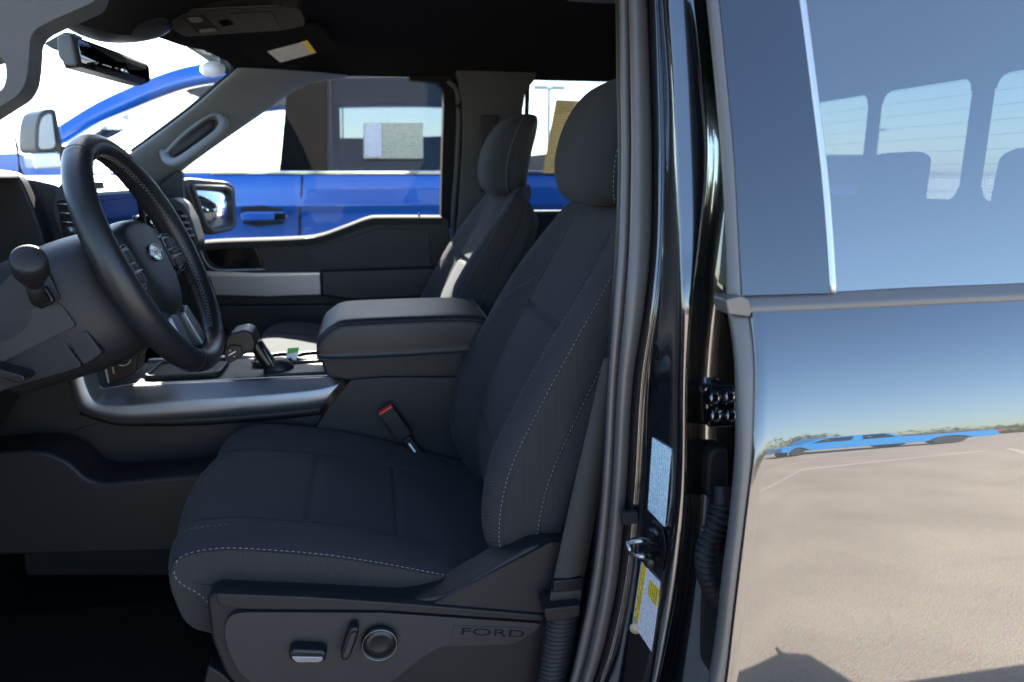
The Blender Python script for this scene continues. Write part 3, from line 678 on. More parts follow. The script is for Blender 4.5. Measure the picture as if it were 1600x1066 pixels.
def zig(a0, a1, name):
    pts = []; 
    n = int(abs(a1-a0)/2.6)
    parts = []
    for i in range(n):
        t0 = R(a0+(a1-a0)*i/n); t1 = R(a0+(a1-a0)*(i+1)/n)
        for (ta, tb, ha, hb) in ((t0, t1, -.005, .005), (t0, t1, .005, -.005)):
            q = []
            for t, h in ((ta, ha), (tb, hb)):
                e = wlat*math.cos(t)+wup*math.sin(t); q.append(W(*Wp(t, WRr))-e*.0185*math.cos(h*48)+wn*(h+.006))
            parts.append(tube_geo([q[0], (q[0]+q[1])/2, q[1]], [.0003, .0006, .0003], 4))
    obj(name, mesh(*join_geo(parts)), 'thread_grey', wheel, kind='stuff')
zig(-62, 5, 'inner_stitching'); zig(12, 120, 'inner_stitching')
# hub pad
def hub_ring(s, h): 
    base = [(-.085, .045), (-.05, .062), (0, .066), (.05, .062), (.085, .045), (.088, .0), (.075, -.05), (.045, -.088), (0, -.098), (-.045, -.088), (-.075, -.05), (-.088, 0)]
    return [W(a*s, b*s, h) for a, b in base]
HB = Surf([hub_ring(1.0, -.06), hub_ring(1.03, -.03), hub_ring(1.0, -.012), hub_ring(.9, -.001), hub_ring(.7, .004), hub_ring(.3, .006)])
obj('hub_pad', HB.mesh(60, 40), 'leather', wheel)
el = [W(.031*math.cos(t), .004+.0135*math.sin(t), .008) for t in np.linspace(0, 2*math.pi, 40, endpoint=False)]
emb = prism('oval_emblem', el, -wn*.006, 'emblem', wheel, .001, 2)
obj('emblem_rim', tube([W(.031*math.cos(t), .004+.0135*math.sin(t), .009) for t in np.linspace(0, 2*math.pi, 40, endpoint=False)], .0008, 6, True, up=wn), 'silver_light', wheel)
obj('emblem_rim', tube([W(.0275*math.cos(t), .004+.0108*math.sin(t), .0088) for t in np.linspace(0, 2*math.pi, 40, endpoint=False)], .0003, 5, True, up=wn), 'silver_light', wheel)
place_text('emblem_lettering', 'Ford', .0175, W(0, .0042, .0082), wlat, wup, 'silver_light', wheel, 1.15, .0002, .0003, .35)
# side spokes with button pads
for s in (-1, 1):
    pts = [W(s*.078, .036, -.006), W(s*.120, .030, -.004), W(s*.172, .020, -.006), W(s*.178, -.022, -.006), W(s*.150, -.040, -.006), W(s*.105, -.046, -.004), W(s*.074, -.048, -.006)]
    prism('spoke', rounded(pts, .008), -wn*.022, 'plastic_soft', wheel, .006, 4)
    pad = prism('button_pad', rounded([W(s*.092, .028, .002), W(s*.140, .024, .002), W(s*.152, .008, .002), W(s*.150, -.026, .002), W(s*.135, -.036, .002), W(s*.100, -.038, .002), W(s*.088, -.030, .002)], .01), -wn*.012, 'plastic_smooth', wheel, .003, 3)
    obj('pad_frame', tube(curve(rounded([W(s*.090, .030, .001), W(s*.142, .026, .001), W(s*.155, .009, .001), W(s*.153, -.028, .001), W(s*.136, -.039, .001), W(s*.098, -.041, .001)], .012), 60, True), .0008, 6, True, up=wn), 'silver', wheel)
    for (a0, a1, b0, b1) in ((.098, .116, .002, .020), (.120, .142, .004, .019), (.098, .118, -.010, -.001), (.122, .145, -.010, 0.), (.096, .110, -.032, -.016), (.113, .127, -.032, -.016), (.130, .145, -.031, -.016)):
        prism('wheel_button', rounded([W(s*a0, b0, .006), W(s*a1, b0, .006), W(s*a1, b1, .006), W(s*a0, b1, .006)], .003), -wn*.008, 'plastic', wheel, .002, 2)
    prism('pad_strip', [W(s*.097, -.0135, .007), W(s*.147, -.0135, .007), W(s*.147, -.0118, .007), W(s*.097, -.0118, .007)], -wn*.004, 'silver_light', wheel, 0)
# bottom spoke with bezel
prism('lower_spoke', rounded([W(-.062, -.078, -.010), W(.062, -.078, -.010), W(.060, -.172, -.010), W(.02, -.180, -.010), W(-.02, -.180, -.010), W(-.060, -.172, -.010)], .01), -wn*.02, 'leather_smooth', wheel, .006, 3)
for s in (-1, 1):
    prism('spoke_bezel', rounded([W(s*.02, -.10, -.003), W(s*.052, -.092, -.003), W(s*.066, -.155, -.003), W(s*.056, -.166, -.003), W(s*.028, -.168, -.003)], .008), -wn*.014, 'silver', wheel, .003, 3)

# ------------------------------------------------------------------ steering column, stalk
ax = -wn
def CSq(c, wd, hu, hd, n=18):
    out = []
    for k in range(n):
        t = 2*math.pi*k/n; cc, s_ = math.cos(t), math.sin(t)
        out.append(c+wlat*wd*math.copysign(abs(cc)**.6, cc)+wup*(hu if s_ > 0 else hd)*math.copysign(abs(s_)**.7, s_))
    return out
col0 = WC+wn*(-.052)
shroud = obj('column_shroud', Surf([CSq(col0, .075, .055, .105), CSq(col0+ax*.006, .098, .068, .125), CSq(col0+ax*.05, .115, .075, .135), CSq(col0+ax*.12, .12, .075, .13), CSq(col0+ax*.20, .12, .07, .12)]).mesh(54, 40), 'plastic_soft', TRUCK, 'black steering column shroud behind the wheel')
k0 = A(46, 412, .375); k1 = A(59, 468, .455); kd = (k1-k0)/np.linalg.norm(k1-k0)
obj('indicator_knob', mesh(*lathe([(.002, -.016), (.017, -.016), (.020, -.013), (.0212, -.008), (.0212, .018), (.018, .028), (.013, .046), (.010, .056)], k0, kd, 28)), 'plastic', shroud)
obj('indicator_stem', tube([k0+kd*.05, k1, A(66, 468, .50)], [.011, .010, .012], 12), 'plastic', shroud)
prism('stem_boot', rounded(AP([(46, 455), (70, 446), (86, 472), (60, 485)], .478), .006), (0, .03, 0), 'plastic_smooth', shroud, .004)

# ------------------------------------------------------------------ dashboard
def extr(name, px, Y0, Y1, mat, parent, bw=.01, seg=4, rad=.02, **k):
    return prism(name, rounded(AP(px, Y0), rad), (0, Y1-Y0, 0), mat, parent, bw, seg, **k)
def dprof(P, rad=.03): return rounded([(x, 0, z) for x, z in P], rad)
def dash_piece(name, P, y0, y1, mat, parent, rad=.03, bw=.008, **k):
    return prism(name, [np.array((p[0], y0, p[2])) for p in dprof(P, rad)], (0, y1-y0, 0), mat, parent, bw, 4, **k)
dash = dash_piece('dashboard', [(-1.25, 1.26), (-1.12, 1.36), (-.92, 1.452), (-.74, 1.470), (-.675, 1.458), (-.65, 1.42), (-.68, 1.303), (-.75, 1.144), (-.85, 1.05), (-1.25, .95)], .30, 1.74, 'plastic_soft', TRUCK, label='dark dashboard with screen and vents')
# instrument hood by the driver
Yh = .80
hood_ = prism('cluster_hood', rounded([A(-60, 262, Yh), A(0, 266, Yh), A(24, 271, Yh), A(34, 284, Yh), A(54, 330, Yh), A(73, 388, Yh), A(62, 410, Yh), A(20, 432, Yh), A(-60, 452, Yh)], .012), (0, .03, 0), 'plastic', dash, .006, 3)
prism('hood_top', rounded([A(-80, 262, Yh), A(0, 266, Yh), A(24, 271, Yh), A(31, 280, Yh), A(-80, 280, Yh)], .006), (0, -.38, 0), 'plastic_grey', dash, .005, 3)
box('cluster_screen', (-.84, -.75, .44, .79, 1.26, 1.45), 'screen', dash, .004)
obj('hood_seam', tube(curve([A(-20, 281, Yh+.001), A(12, 283, Yh+.001), A(28, 288, Yh+.001), A(46, 330, Yh+.001), A(66, 392, Yh+.001)], 30), .0012, 6), 'rubber_dark', dash)
# centre stack frame
Yf0 = .84
frame = prism('stack_frame', rounded([A(78, 330, Yf0), A(90, 290, Yf0), A(104, 278, Yf0), A(126, 282, Yf0), A(128, 380, Yf0), A(100, 390, Yf0)], .012), (0, .03, 0), 'plastic_grey', dash, .006, 3)
def stack_pt(px, py, Y): return A(px, py, Y)
cs = dash_piece('centre_stack', [(-.77, 1.455), (-.61, 1.462), (-.562, 1.450), (-.543, 1.425), (-.538, 1.25), (-.56, 1.10), (-.77, 1.06)], .855, 1.26, 'plastic', dash, .015, .006)
# vertical vent with slats
prism('vent_bezel', rounded([A(88, 312, .835), A(110, 310, .835), A(121, 372, .835), A(101, 384, .835)], .006), (0, .012, 0), 'piano_black', dash, .003)
for k in range(5):
    py = 318+k*14
    prism('vent_slat', [A(91+k*1.8, py, .832), A(112+k*2, py+1, .832), A(112+k*2, py+3.2, .832), A(91+k*1.8, py+2.4, .832)], (0, .03, 0), 'steel', dash, 0)
obj('vent_tab', mesh(*box_geo(*(lambda p: (p[0]-.006, p[0]+.006, .822, .834, p[2]-.008, p[2]+.004))(A(112, 358, .83)))), 'silver', dash)
# display and buttons on the face of the stack: face plane x about -.337 looking rearwards
X0 = -.535
def SF(y, z, d=0.): return np.array((X0+.012*(1.34-z)/.1*.3+d, y, z))
prism('display_screen', rounded([SF(.90, 1.27, .004), SF(1.21, 1.27, .004), SF(1.21, 1.418, .004), SF(.90, 1.418, .004)], .006), (-.006, 0, 0), 'screen', dash, .002)
prism('display_frame', rounded([SF(.885, 1.255, .001), SF(1.225, 1.255, .001), SF(1.225, 1.43, .001), SF(.885, 1.43, .001)], .008), (-.006, 0, 0), 'piano_black', dash, .002)
prism('display_ledge', rounded([SF(.885, 1.428, .014), SF(1.225, 1.428, .014), SF(1.225, 1.437, .014), SF(.885, 1.437, .014)], .003), (-.03, 0, 0), 'silver', dash, .002)
prism('hazard_button', rounded([SF(.93, 1.442, .010), SF(.99, 1.442, .010), SF(.99, 1.456, .010), SF(.93, 1.456, .010)], .003), (-.02, 0, 0), 'plastic_grey', dash, .002)
prism('stack_edge', rounded([SF(1.235, 1.22, .012), SF(1.262, 1.22, .012), SF(1.262, 1.44, .012), SF(1.235, 1.44, .012)], .006), (-.05, 0, 0), 'plastic_smooth', dash, .004)
obj('volume_knob', mesh(*lathe([(.016, 0), (.016, .014), (.013, .017), (.001, .017)], SF(1.248, 1.36, .012), (1, 0, 0), 24)), 'chrome', dash)
# passenger fascia and vent
pf = prism('passenger_fascia', rounded([A(216, 300, 1.30), A(244, 296, 1.62), A(262, 308, 1.70), A(282, 330, 1.72), A(300, 375, 1.72), A(285, 400, 1.70), A(222, 378, 1.30)], .02), (-.05, .01, 0), 'plastic_soft', dash, .008)
prism('fascia_band', rounded([A(218, 318, 1.28), A(262, 312, 1.66), A(264, 322, 1.66), A(219, 338, 1.28)], .004), (.004, -.006, 0), 'plastic_grey', dash, .002)
endc = prism('dash_end', rounded([A(256, 312, 1.66), A(268, 309, 1.66), A(286, 318, 1.66), A(299, 342, 1.66), A(311, 380, 1.66), A(306, 392, 1.66), A(292, 390, 1.66), A(268, 350, 1.66)], .012), (0, .10, 0), 'plastic_grey', dash, .008, 4)
prism('vent_bezel', rounded([A(274, 328, 1.65), A(287, 330, 1.65), A(303, 372, 1.65), A(297, 380, 1.65), A(286, 366, 1.65)], .005), (0, .02, 0), 'piano_black', dash, .002)
for k in range(4):
    py = 336+k*10; prism('vent_slat', [A(277+k*4.2, py, 1.645), A(290+k*3.8, py+1, 1.645), A(291+k*3.8, py+4, 1.645), A(279+k*4.2, py+3, 1.645)], (0, .02, 0), 'silver', dash, 0)
# lower dash panels on the driver's side
Yl = .36
dash_piece('knee_panel', [(-1.2, 1.25), (-.68, 1.27), (-.62, 1.22), (-.65, 1.10), (-.73, .98), (-1.2, .90)], .32, .86, 'plastic', dash, .02)
extr('column_panel', [(-70, 545), (-10, 505), (30, 486), (94, 474), (119, 509), (60, 538), (0, 568), (-70, 600)], .486, .56, 'plastic_grey', dash, .005, 3, .006)
extr('column_panel', [(-70, 596), (0, 566), (62, 538), (96, 528), (130, 574), (95, 585), (40, 600), (-70, 635)], .49, .56, 'plastic', dash, .005, 3, .008)
extr('column_panel', [(101, 531), (134, 514), (160, 552), (150, 561), (130, 573)], .492, .56, 'plastic_soft', dash, .005, 3, .006)
extr('column_panel', [(-60, 520), (-20, 470), (15, 430), (40, 410), (75, 425), (96, 470), (40, 482), (0, 505)], .485, .58, 'plastic_soft', dash, .006, 3, .01)
extr('tilt_lever', [(-20, 572), (0, 578), (38, 588), (38, 598), (22, 598), (0, 590), (-20, 588)], .455, .49, 'plastic_smooth', dash, .004, 3, .004)
# switch block left of the column: rotary knob in a gloss frame
sb = extr('switch_block', [(162, 560), (190, 541), (212, 533), (230, 540), (214, 560), (212, 584), (168, 600)], .84, .90, 'plastic_smooth', dash, .004, 3, .006)
c = A(194, 557, .838); obj('mode_dial', mesh(*lathe([(.017, 0), (.017, .008), (.015, .011), (.001, .011)], c, (.3, -1, .2), 28)), 'plastic_smooth', dash)
obj('dial_ring', tube([c+np.array((.0155*math.cos(t), -.012, .0155*math.sin(t))) for t in np.linspace(0, 2*math.pi, 30, endpoint=False)], .0009, 5, True, up=(0, 1, 0)), 'lamp_lens', dash)
prism('switch_edge', AP([(160, 562), (163, 560), (171, 598), (168, 600)], .837), (0, .004, 0), 'silver', dash, .0005)
prism('switch_edge', AP([(171, 560), (173, 559), (179, 584), (177, 585)], .837), (0, .004, 0), 'silver', dash, .0005)

# ------------------------------------------------------------------ centre console
Yc0, Yc1 = .905, 1.145
con = prism('centre_console', rounded(AP([(118, 590), (150, 640), (200, 655), (505, 648), (545, 590), (690, 592), (760, 600), (770, 800), (300, 900), (40, 900), (20, 700), (60, 660)], Yc0+.012), .01), (0, Yc1-Yc0-.024, 0), 'plastic', TRUCK, .006, 3, label='black centre console with satin silver side rail')
# satin silver rail: upper bevel face and lower face, bending up into the dash
def rail(name, edge, parent, mat, thick=.03):
    """edge: rows of ((px,py,Y) ...) across, lofted along"""
    G = np.array([[A(*p) for p in e] for e in edge]); G = curve(G, 50); o = obj(name, sheet(G), mat, parent)
    s = o.modifiers.new('s', 'SOLIDIFY'); s.thickness = .006; s.offset = 1
    return o
_sr = [[(146, 566, .930), (128, 574, .905), (108, 578, .902)], [(152, 588, .930), (134, 604, .903), (112, 612, .90)], [(160, 606, .930), (150, 630, .900), (126, 640, .898)], [(184, 604, .935), (186, 634, .898), (176, 656, .896)], [(215, 601, .935), (225, 632, .898), (228, 658, .896)], [(300, 597, .935), (305, 624, .898), (310, 655, .896)], [(420, 592, .935), (420, 617, .898), (418, 647, .896)], [(500, 589, .935), (494, 609, .898), (484, 640, .896)], [(541, 587, .935), (530, 600, .90), (503, 637, .897)]]
silver_rows = []
for r_ in _sr:
    p0, p1, p2 = [np.array(q, float) for q in r_]; silver_rows.append([tuple(q) for q in (p0, p0+(p1-p0)*.08, p0+(p1-p0)*.5, p0+(p1-p0)*.93, p1+(p2-p1)*.06, p1+(p2-p1)*.5, p2)])
rail('silver_rail', silver_rows, con, 'silver')
obj('rail_edge', tube(curve([A(x, y-1, .93) for x, y in ((160, 609), (184, 605), (215, 601), (300, 597), (420, 591), (500, 588), (541, 586))], 40), .0012, 6), 'silver_light', con)
rail('rail_lower_lip', [[(126, 640, .898), (124, 648, .91)], [(176, 656, .896), (178, 664, .91)], [(228, 657, .896), (228, 666, .91)], [(310, 656, .896), (310, 665, .91)], [(418, 648, .896), (416, 657, .91)], [(503, 638, .897), (498, 649, .91)]], con, 'plastic_grey')
# top deck, bins and cup holders
zd = A(450, 590, .93)[2]
box('top_deck', (-.55, .18, .935, 1.135, zd-.02, zd-.002), 'plastic', con, .004)
box('far_rail', (-.53, -.09, 1.135, 1.152, zd-.03, zd+.004), 'silver', con, .003)
for (x0, x1, y0, y1) in ((-.49, -.34, .97, 1.10), (-.28, -.115, 1.04, 1.125)):
    box('bin_well', (x0, x1, y0, y1, zd-.004, zd+.004), 'rubber_dark', con, .003)
    obj('bin_rim', tube(rounded([(x0, y0, zd+.006), (x1, y0, zd+.006), (x1, y1, zd+.006), (x0, y1, zd+.006)], .02), .004, 6, True), 'plastic_grey', con)
for x, y in ((-.225, 1.085), (-.150, 1.085)):
    obj('cup_holder', tube([(x+.036*math.cos(t), y+.036*math.sin(t), zd+.008) for t in np.linspace(0, 2*math.pi, 30, endpoint=False)], .004, 6, True), 'plastic_smooth', con)
box('deck_plate', (-.24, -.10, .95, 1.03, zd-.002, zd+.004), 'plastic_grey', con, .003)
# gear selector
gs = obj('gear_selector', Surf([[A(px, py, 1.0)+np.array((dx, dy, dz)) for dx, dy, dz in [(.016*math.cos(t)*s, .02*math.sin(t)*s, .006*math.cos(t)*s) for t in np.linspace(0, 2*math.pi, 12, endpoint=False)]] for px, py, s in ((437, 592, 1.15), (430, 580, 1.0), (412, 556, .95), (398, 535, .95))]).mesh(30, 24), 'plastic_smooth', TRUCK, 'black gear selector with a plus minus button')
prism('knob', rounded(AP([(350, 532), (360, 520), (382, 515), (393, 520), (400, 537), (396, 552), (385, 552), (372, 560), (352, 560)], .965), .008), (0, .075, 0), 'leather_smooth', gs, .010, 4)
prism('button_plate', rounded(AP([(350, 548), (362, 539), (376, 541), (380, 556), (358, 569), (352, 560)], .958), .004), (0, .012, 0), 'plastic_smooth', gs, .002)
for a_, b_, t_ in (((356.5, 556), (368.5, 549), 1.2),):
    prism('button_mark', AP([(a_[0], a_[1]-t_), (b_[0], b_[1]-t_), (b_[0], b_[1]+t_), (a_[0], a_[1]+t_)], .9565), (0, .002, 0), 'white_print', gs, 0)
place_text('button_mark', '+', .010, A(360, 548, .957), (1, 0, .3), (-.3, 0, 1), 'white_print', gs); place_text('button_mark', '-', .010, A(366, 556.5, .957), (1, 0, .3), (-.3, 0, 1), 'white_print', gs)
obj('selector_edge', tube([A(412, 545, .975), A(424, 566, .975), A(436, 588, .975)], .0016, 6), 'silver', gs)
obj('selector_boot', mesh(*lathe([(.034, 0), (.032, .010), (.024, .020), (.017, .026)], (A(437, 592, 1.0)[0], 1.0, zd), (0, 0, 1), 24)), 'leather', gs)
# armrest lid
def arm_ring(x, y0, y1, z0, z1, r=.03):
    return [(x, p[0], p[1]) for p in [(y0+.004, z0), (y0, z0+.012), (y0, z1-r), (y0+.006, z1-.010), (y0+r, z1), ((y0+y1)/2, z1+.003), (y1-r, z1), (y1-.006, z1-.010), (y1, z1-r), (y1, z0+.012), (y1-.004, z0), ((y0+y1)/2, z0-.001)]]
ya, yb = .893, 1.158; za = A(500, 545, .9)[2]
lid_rows = [arm_ring(-.124, ya+.008, yb-.008, 1.090, 1.105, .008), arm_ring(-.122, ya+.002, yb-.002, 1.086, 1.128, .018), arm_ring(-.110, ya, yb, 1.084, 1.146, .026), arm_ring(-.080, ya, yb, 1.083, 1.166, .028), arm_ring(-.04, ya, yb, 1.083, 1.171, .028), arm_ring(.08, ya, yb, 1.083, 1.172, .028), arm_ring(.18, ya, yb, 1.085, 1.171, .028), arm_ring(.232, ya, yb, 1.087, 1.165, .026), arm_ring(.250, ya+.004, yb-.004, 1.092, 1.155, .02), arm_ring(.255, ya+.01, yb-.01, 1.10, 1.13, .01)]
LS = Surf(lid_rows); lid = obj('armrest_lid', LS.mesh(72, 80), 'leather', TRUCK, 'black stitched leather armrest lid on the centre console')
stitched(LS, [3.0]*8, [1.6, 2.2, 3.2, 4.2, 5.2, 6.2, 7.0, 7.6], 'edge_stitching', lid, (.06, 1.02, 1.13), 'thread_grey', dash=.0035, gap=.003, r=.0007)
stitched(LS, [2.0, 2.6, 3.0], [1.0, 1.3, 1.6], 'edge_stitching', lid, (.06, 1.02, 1.13), 'thread_grey', n=40, dash=.0035, gap=.003, r=.0007)
stitched(LS, [4.0, 5.0, 6.0, 7.0], [7.3, 7.35, 7.35, 7.3], 'edge_stitching', lid, (.06, 1.02, 1.13), 'thread', n=60, dash=.004, gap=.0015, r=.0008)
prism('armrest_box', rounded(AP([(497, 552), (740, 540), (730, 600), (560, 598), (510, 590)], ya+.006), .012), (0, yb-ya-.012, 0), 'plastic', TRUCK, .008, 3)
prism('console_side', rounded(AP([(508, 645), (548, 594), (600, 590), (720, 590), (720, 760), (440, 760)], .888), .006), (0, .03, 0), 'plastic_soft', TRUCK, .006)
# lower console storage ledge
led = prism('lower_console', rounded(AP([(-60, 712), (45, 704), (75, 707), (108, 722), (135, 748), (160, 755), (320, 742), (400, 740), (400, 860), (-60, 870)], .80), .012), (0, .10, 0), 'plastic', TRUCK, .008)
prism('lower_stack', rounded(AP([(-60, 600), (100, 586), (118, 620), (160, 660), (60, 690), (20, 704), (-60, 712)], .912), .008), (0, .22, 0), 'plastic', TRUCK, .006)

# ------------------------------------------------------------------ rear view mirror, camera pod, overhead console, visor
mf = [A(114, 56, .87), A(123, 104, .87), A(222, 132, 1.08), A(235, 128, 1.085), A(233, 103, 1.085), A(224, 96, 1.08)]
mface = rounded(mf, .012); nrm = np.cross(np.array(mf[1])-mf[0], np.array(mf[3])-mf[0]); nrm /= np.linalg.norm(nrm)
if np.dot(nrm, CAM-np.array(mf[0])) < 0: nrm = -nrm
mc = sum(np.array(p) for p in mface)/len(mface)
rv = obj('rear_view_mirror', Surf([[np.array(p)*1.0-nrm*.0 for p in mface], [mc+(np.array(p)-mc)*1.02-nrm*.006 for p in mface], [mc+(np.array(p)-mc)*1.0-nrm*.028 for p in mface], [mc+(np.array(p)-mc)*.8-nrm*.045 for p in mface]]).mesh(len(mface)*2, 20), 'plastic_soft', TRUCK, 'black rear view mirror under the windshield header')
prism('mirror_glass', [mc+(np.array(p)-mc)*.93+nrm*.001 for p in mface], -nrm*.003, 'dark_mirror', rv, 0)
prism('mirror_end_cap', rounded([A(88, 58, .85), A(94, 52, .85), A(110, 55, .865), A(119, 103, .865), A(100, 100, .85), A(90, 88, .85)], .006), (0, .02, 0), 'trim_skylit', rv, .005)
prism('mirror_stalk', rounded(AP([(68, 68), (100, 50), (118, 52), (110, 66), (84, 78)], .95), .004), (0, .04, 0), 'plastic_smooth', rv, .004)
podr = []
for px, py, ww, hh in ((70, 12, 20, 8), (92, 26, 36, 22), (135, 38, 58, 30), (180, 42, 62, 28), (225, 40, 52, 22), (255, 34, 26, 14)):
    c = A(px+10, py, .98); podr.append([c+np.array((0, ww/1000*1.3*math.cos(t), hh/1000*.95*math.sin(t))) for t in np.linspace(0, 2*math.pi, 16, endpoint=False)])
obj('camera_pod', Surf(podr).mesh(40, 40), 'plastic', TRUCK)
ohp = rounded(AP([(236, 22), (262, 17), (430, 9), (470, 14), (478, 40), (440, 48), (360, 53), (290, 58), (262, 42)], 1.0), .01)
oh = prism('overhead_console', [p for p in ohp], (0.0, .03, .045), 'plastic', TRUCK, .006, label='black overhead console with map lights on the headliner')
def ohpp(l): return [A(x, y, .996) for x, y in l]
prism('map_light', rounded(ohpp([(284, 27), (316, 24), (342, 48), (308, 52)]), .004), (0, .006, .003), 'plastic_smooth', oh, .002)
prism('lamp_lens', rounded([A(290, 28, .993), A(312, 26, .993), A(320, 34, .993), A(300, 36, .993)], .003), (0, .004, .002), 'map_lens', oh, .001); prism('lamp_lens', rounded([A(310, 46, .993), A(334, 44, .993), A(340, 49, .993), A(314, 52, .993)], .003), (0, .004, .002), 'map_lens', oh, .001)
prism('roof_switch', rounded(ohpp([(340, 33), (356, 31), (366, 39), (348, 42)]), .003), (0, .006, .003), 'piano_black', oh, .002)
prism('glasses_bin', rounded(ohpp([(356, 22), (424, 18), (438, 44), (380, 52)]), .006), (0, .006, .003), 'plastic_soft', oh, .003)
obj('console_edge', tube(curve([A(238, 24, .994), A(262, 18, .994), A(350, 12, .994), A(440, 9, .994)], 30), .0022, 6), 'plastic_grey', oh)
vz = [(352, 58), (500, 42), (532, 76), (424, 106), (405, 100)]
visor = prism('sun_visor', rounded([A(x, y, 1.40+(y-58)*.004) for x, y in vz], .02), (.0, .01, .018), 'headliner', TRUCK, .006, label='folded dark sun visor with a printed sticker')
vp = lambda x, y: A(x, y, 1.40+(y-58)*.004-.012)
quad_uv('visor_label', [vp(438, 98), vp(490, 84), vp(475, 66), vp(418, 81)], 'label_visor', visor)
quad_uv('visor_label_band', [vp(483.5, 85.7), vp(494, 82.5), vp(480, 63.5), vp(469, 67)], 'yellow_print', visor, .001)
# ------------------------------------------------------------------ headliner, windshield, pillars
hy = [(20, 15, .33), (78, 28, .45), (130, 40, .70), (185, 54, .90), (245, 58, 1.05), (285, 72, 1.20), (320, 79, 1.35), (355, 96, 1.55), (368, 108, 1.63)]
H0 = [A(*p) for p in hy]; H0.append(H0[-1]+np.array((.03, .06, -.02))); H0.append(H0[-1]+np.array((.05, .13, -.03)))
ys = [p[1] for p in H0]
def roofz(y): return float(np.interp(y, [.15, .24, .33, .6, 1.0, 1.4, 1.62, 1.74, 1.80, 1.83], [1.81, 1.84, 1.85, 1.855, 1.855, 1.855, 1.84, 1.82, 1.79, 1.766]))
G = [H0, [(p[0]+.05, p[1], p[2]+.03 if p[1] < 1.64 else max(p[2]+.01, 1.766)) for p in H0], [(max(p[0]+.15, -.27), p[1], min(roofz(p[1]), 1.815 if p[1] < 1.7 else roofz(p[1]))) for p in H0]]
for x in (-.08, .15, .4, .8, 1.15, 1.42): G.append([(x, p[1], roofz(p[1])) for p in H0])
hl = obj('headliner', sheet(curve(np.array(G), 40)), 'headliner', TRUCK)
prism('roof_speaker_grille', rounded([(.45, .95, 1.854), (.57, .95, 1.854), (.57, 1.05, 1.854), (.45, 1.05, 1.854)], .02), (0, 0, -.006), 'plastic_grey', hl, .003)
# outer roof
rg = []
for x, dz in ((-.445, -.135), (-.41, -.06), (-.30, -.018), (-.05, .005), (.45, .012), (1.05, .008), (1.38, -.01), (1.49, -.05)):
    rg.append([(x+(.05*((y-1)/.8)**2 if x < -.2 else 0), y, 1.908+dz+d) for y, d in ((.175, -.10), (.195, -.05), (.24, -.015), (.45, .002), (1.0, .012), (1.55, .002), (1.78, -.015), (1.83, -.05), (1.85, -.10))])
obj('roof_panel', sheet(curve(np.array(rg), 30)), 'paint_black', TRUCK)
obj('roof_rail', tube(curve([(-.48, .185, 1.76), (-.33, .18, 1.815), (.15, .18, 1.835), (.85, .18, 1.83), (1.45, .19, 1.78)], 40), .035, 12), 'paint_black', TRUCK)
obj('roof_rail', tube(curve([(-.22, 1.85, 1.81), (.15, 1.855, 1.82), (.85, 1.855, 1.82), (1.45, 1.84, 1.79)], 40), .035, 12), 'paint_black', TRUCK)
# driver's windshield pillar with its grab handle opening
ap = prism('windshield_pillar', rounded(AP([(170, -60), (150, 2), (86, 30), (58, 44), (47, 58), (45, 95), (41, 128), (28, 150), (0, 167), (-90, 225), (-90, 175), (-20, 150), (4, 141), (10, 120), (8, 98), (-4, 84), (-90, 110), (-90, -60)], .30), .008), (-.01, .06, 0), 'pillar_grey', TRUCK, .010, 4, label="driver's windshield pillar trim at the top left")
obj('grab_handle', tube(curve([A(-16, 84, .33), A(-30, 100, .30), A(-60, 130, .30), A(-70, 150, .31), A(-60, 165, .33)], 30), .011, 12), 'pillar_grey', ap)
# passenger's windshield pillar
pl = [(368, 106, 1.60), (340, 131, 1.61), (300, 166, 1.64), (250, 204, 1.68), (200, 240, 1.70), (170, 262, 1.72)]
pr = [(545, 118, 1.80), (470, 134, 1.79), (402, 180, 1.79), (350, 216, 1.80), (284, 264, 1.82), (240, 300, 1.83)]
rows = []
for a, b in zip(pl, pr):
    a, b = A(*a), A(*b); m = (a+b)/2-np.array((0, .03, 0)); q = a+(b-a)*.12-np.array((0, .018, 0)); q2 = a+(b-a)*.88-np.array((0, .02, 0)); rows.append([a+np.array((0, .03, 0)), a, q, m, q2, b, b+np.array((0, .04, 0))])
ap2 = obj('windshield_pillar', sheet(curve(np.array(rows), 40)), 'trim_skylit', TRUCK, "passenger's windshield pillar trim with a grab handle")
ss = ap2.modifiers.new('s', 'SUBSURF'); ss.levels = 1; ss.render_levels = 2
prism('handle_shade_plate', rounded(AP([(268, 240), (272, 247), (300, 231), (334, 205), (337, 187), (327, 187), (300, 206)], 1.688), .006), (0, .004, 0), 'rubber_dark', ap2, 0)  # flat dark plate: shade inside the handle opening put into its colour
obj('grab_handle', tube(curve(np.array([A(256, 238, 1.715), A(262, 250, 1.685), A(278, 253, 1.665), A(310, 232, 1.655), A(342, 207, 1.665), A(349, 190, 1.675), A(340, 178, 1.71)]), 50), .0135, 14), 'trim_skylit', ap2)
obj('handle_bezel', tube(curve(np.array([A(258, 240, 1.70), A(285, 212, 1.69), A(325, 182, 1.685), A(342, 180, 1.69)]), 30), .006, 8), 'trim_skylit', ap2)
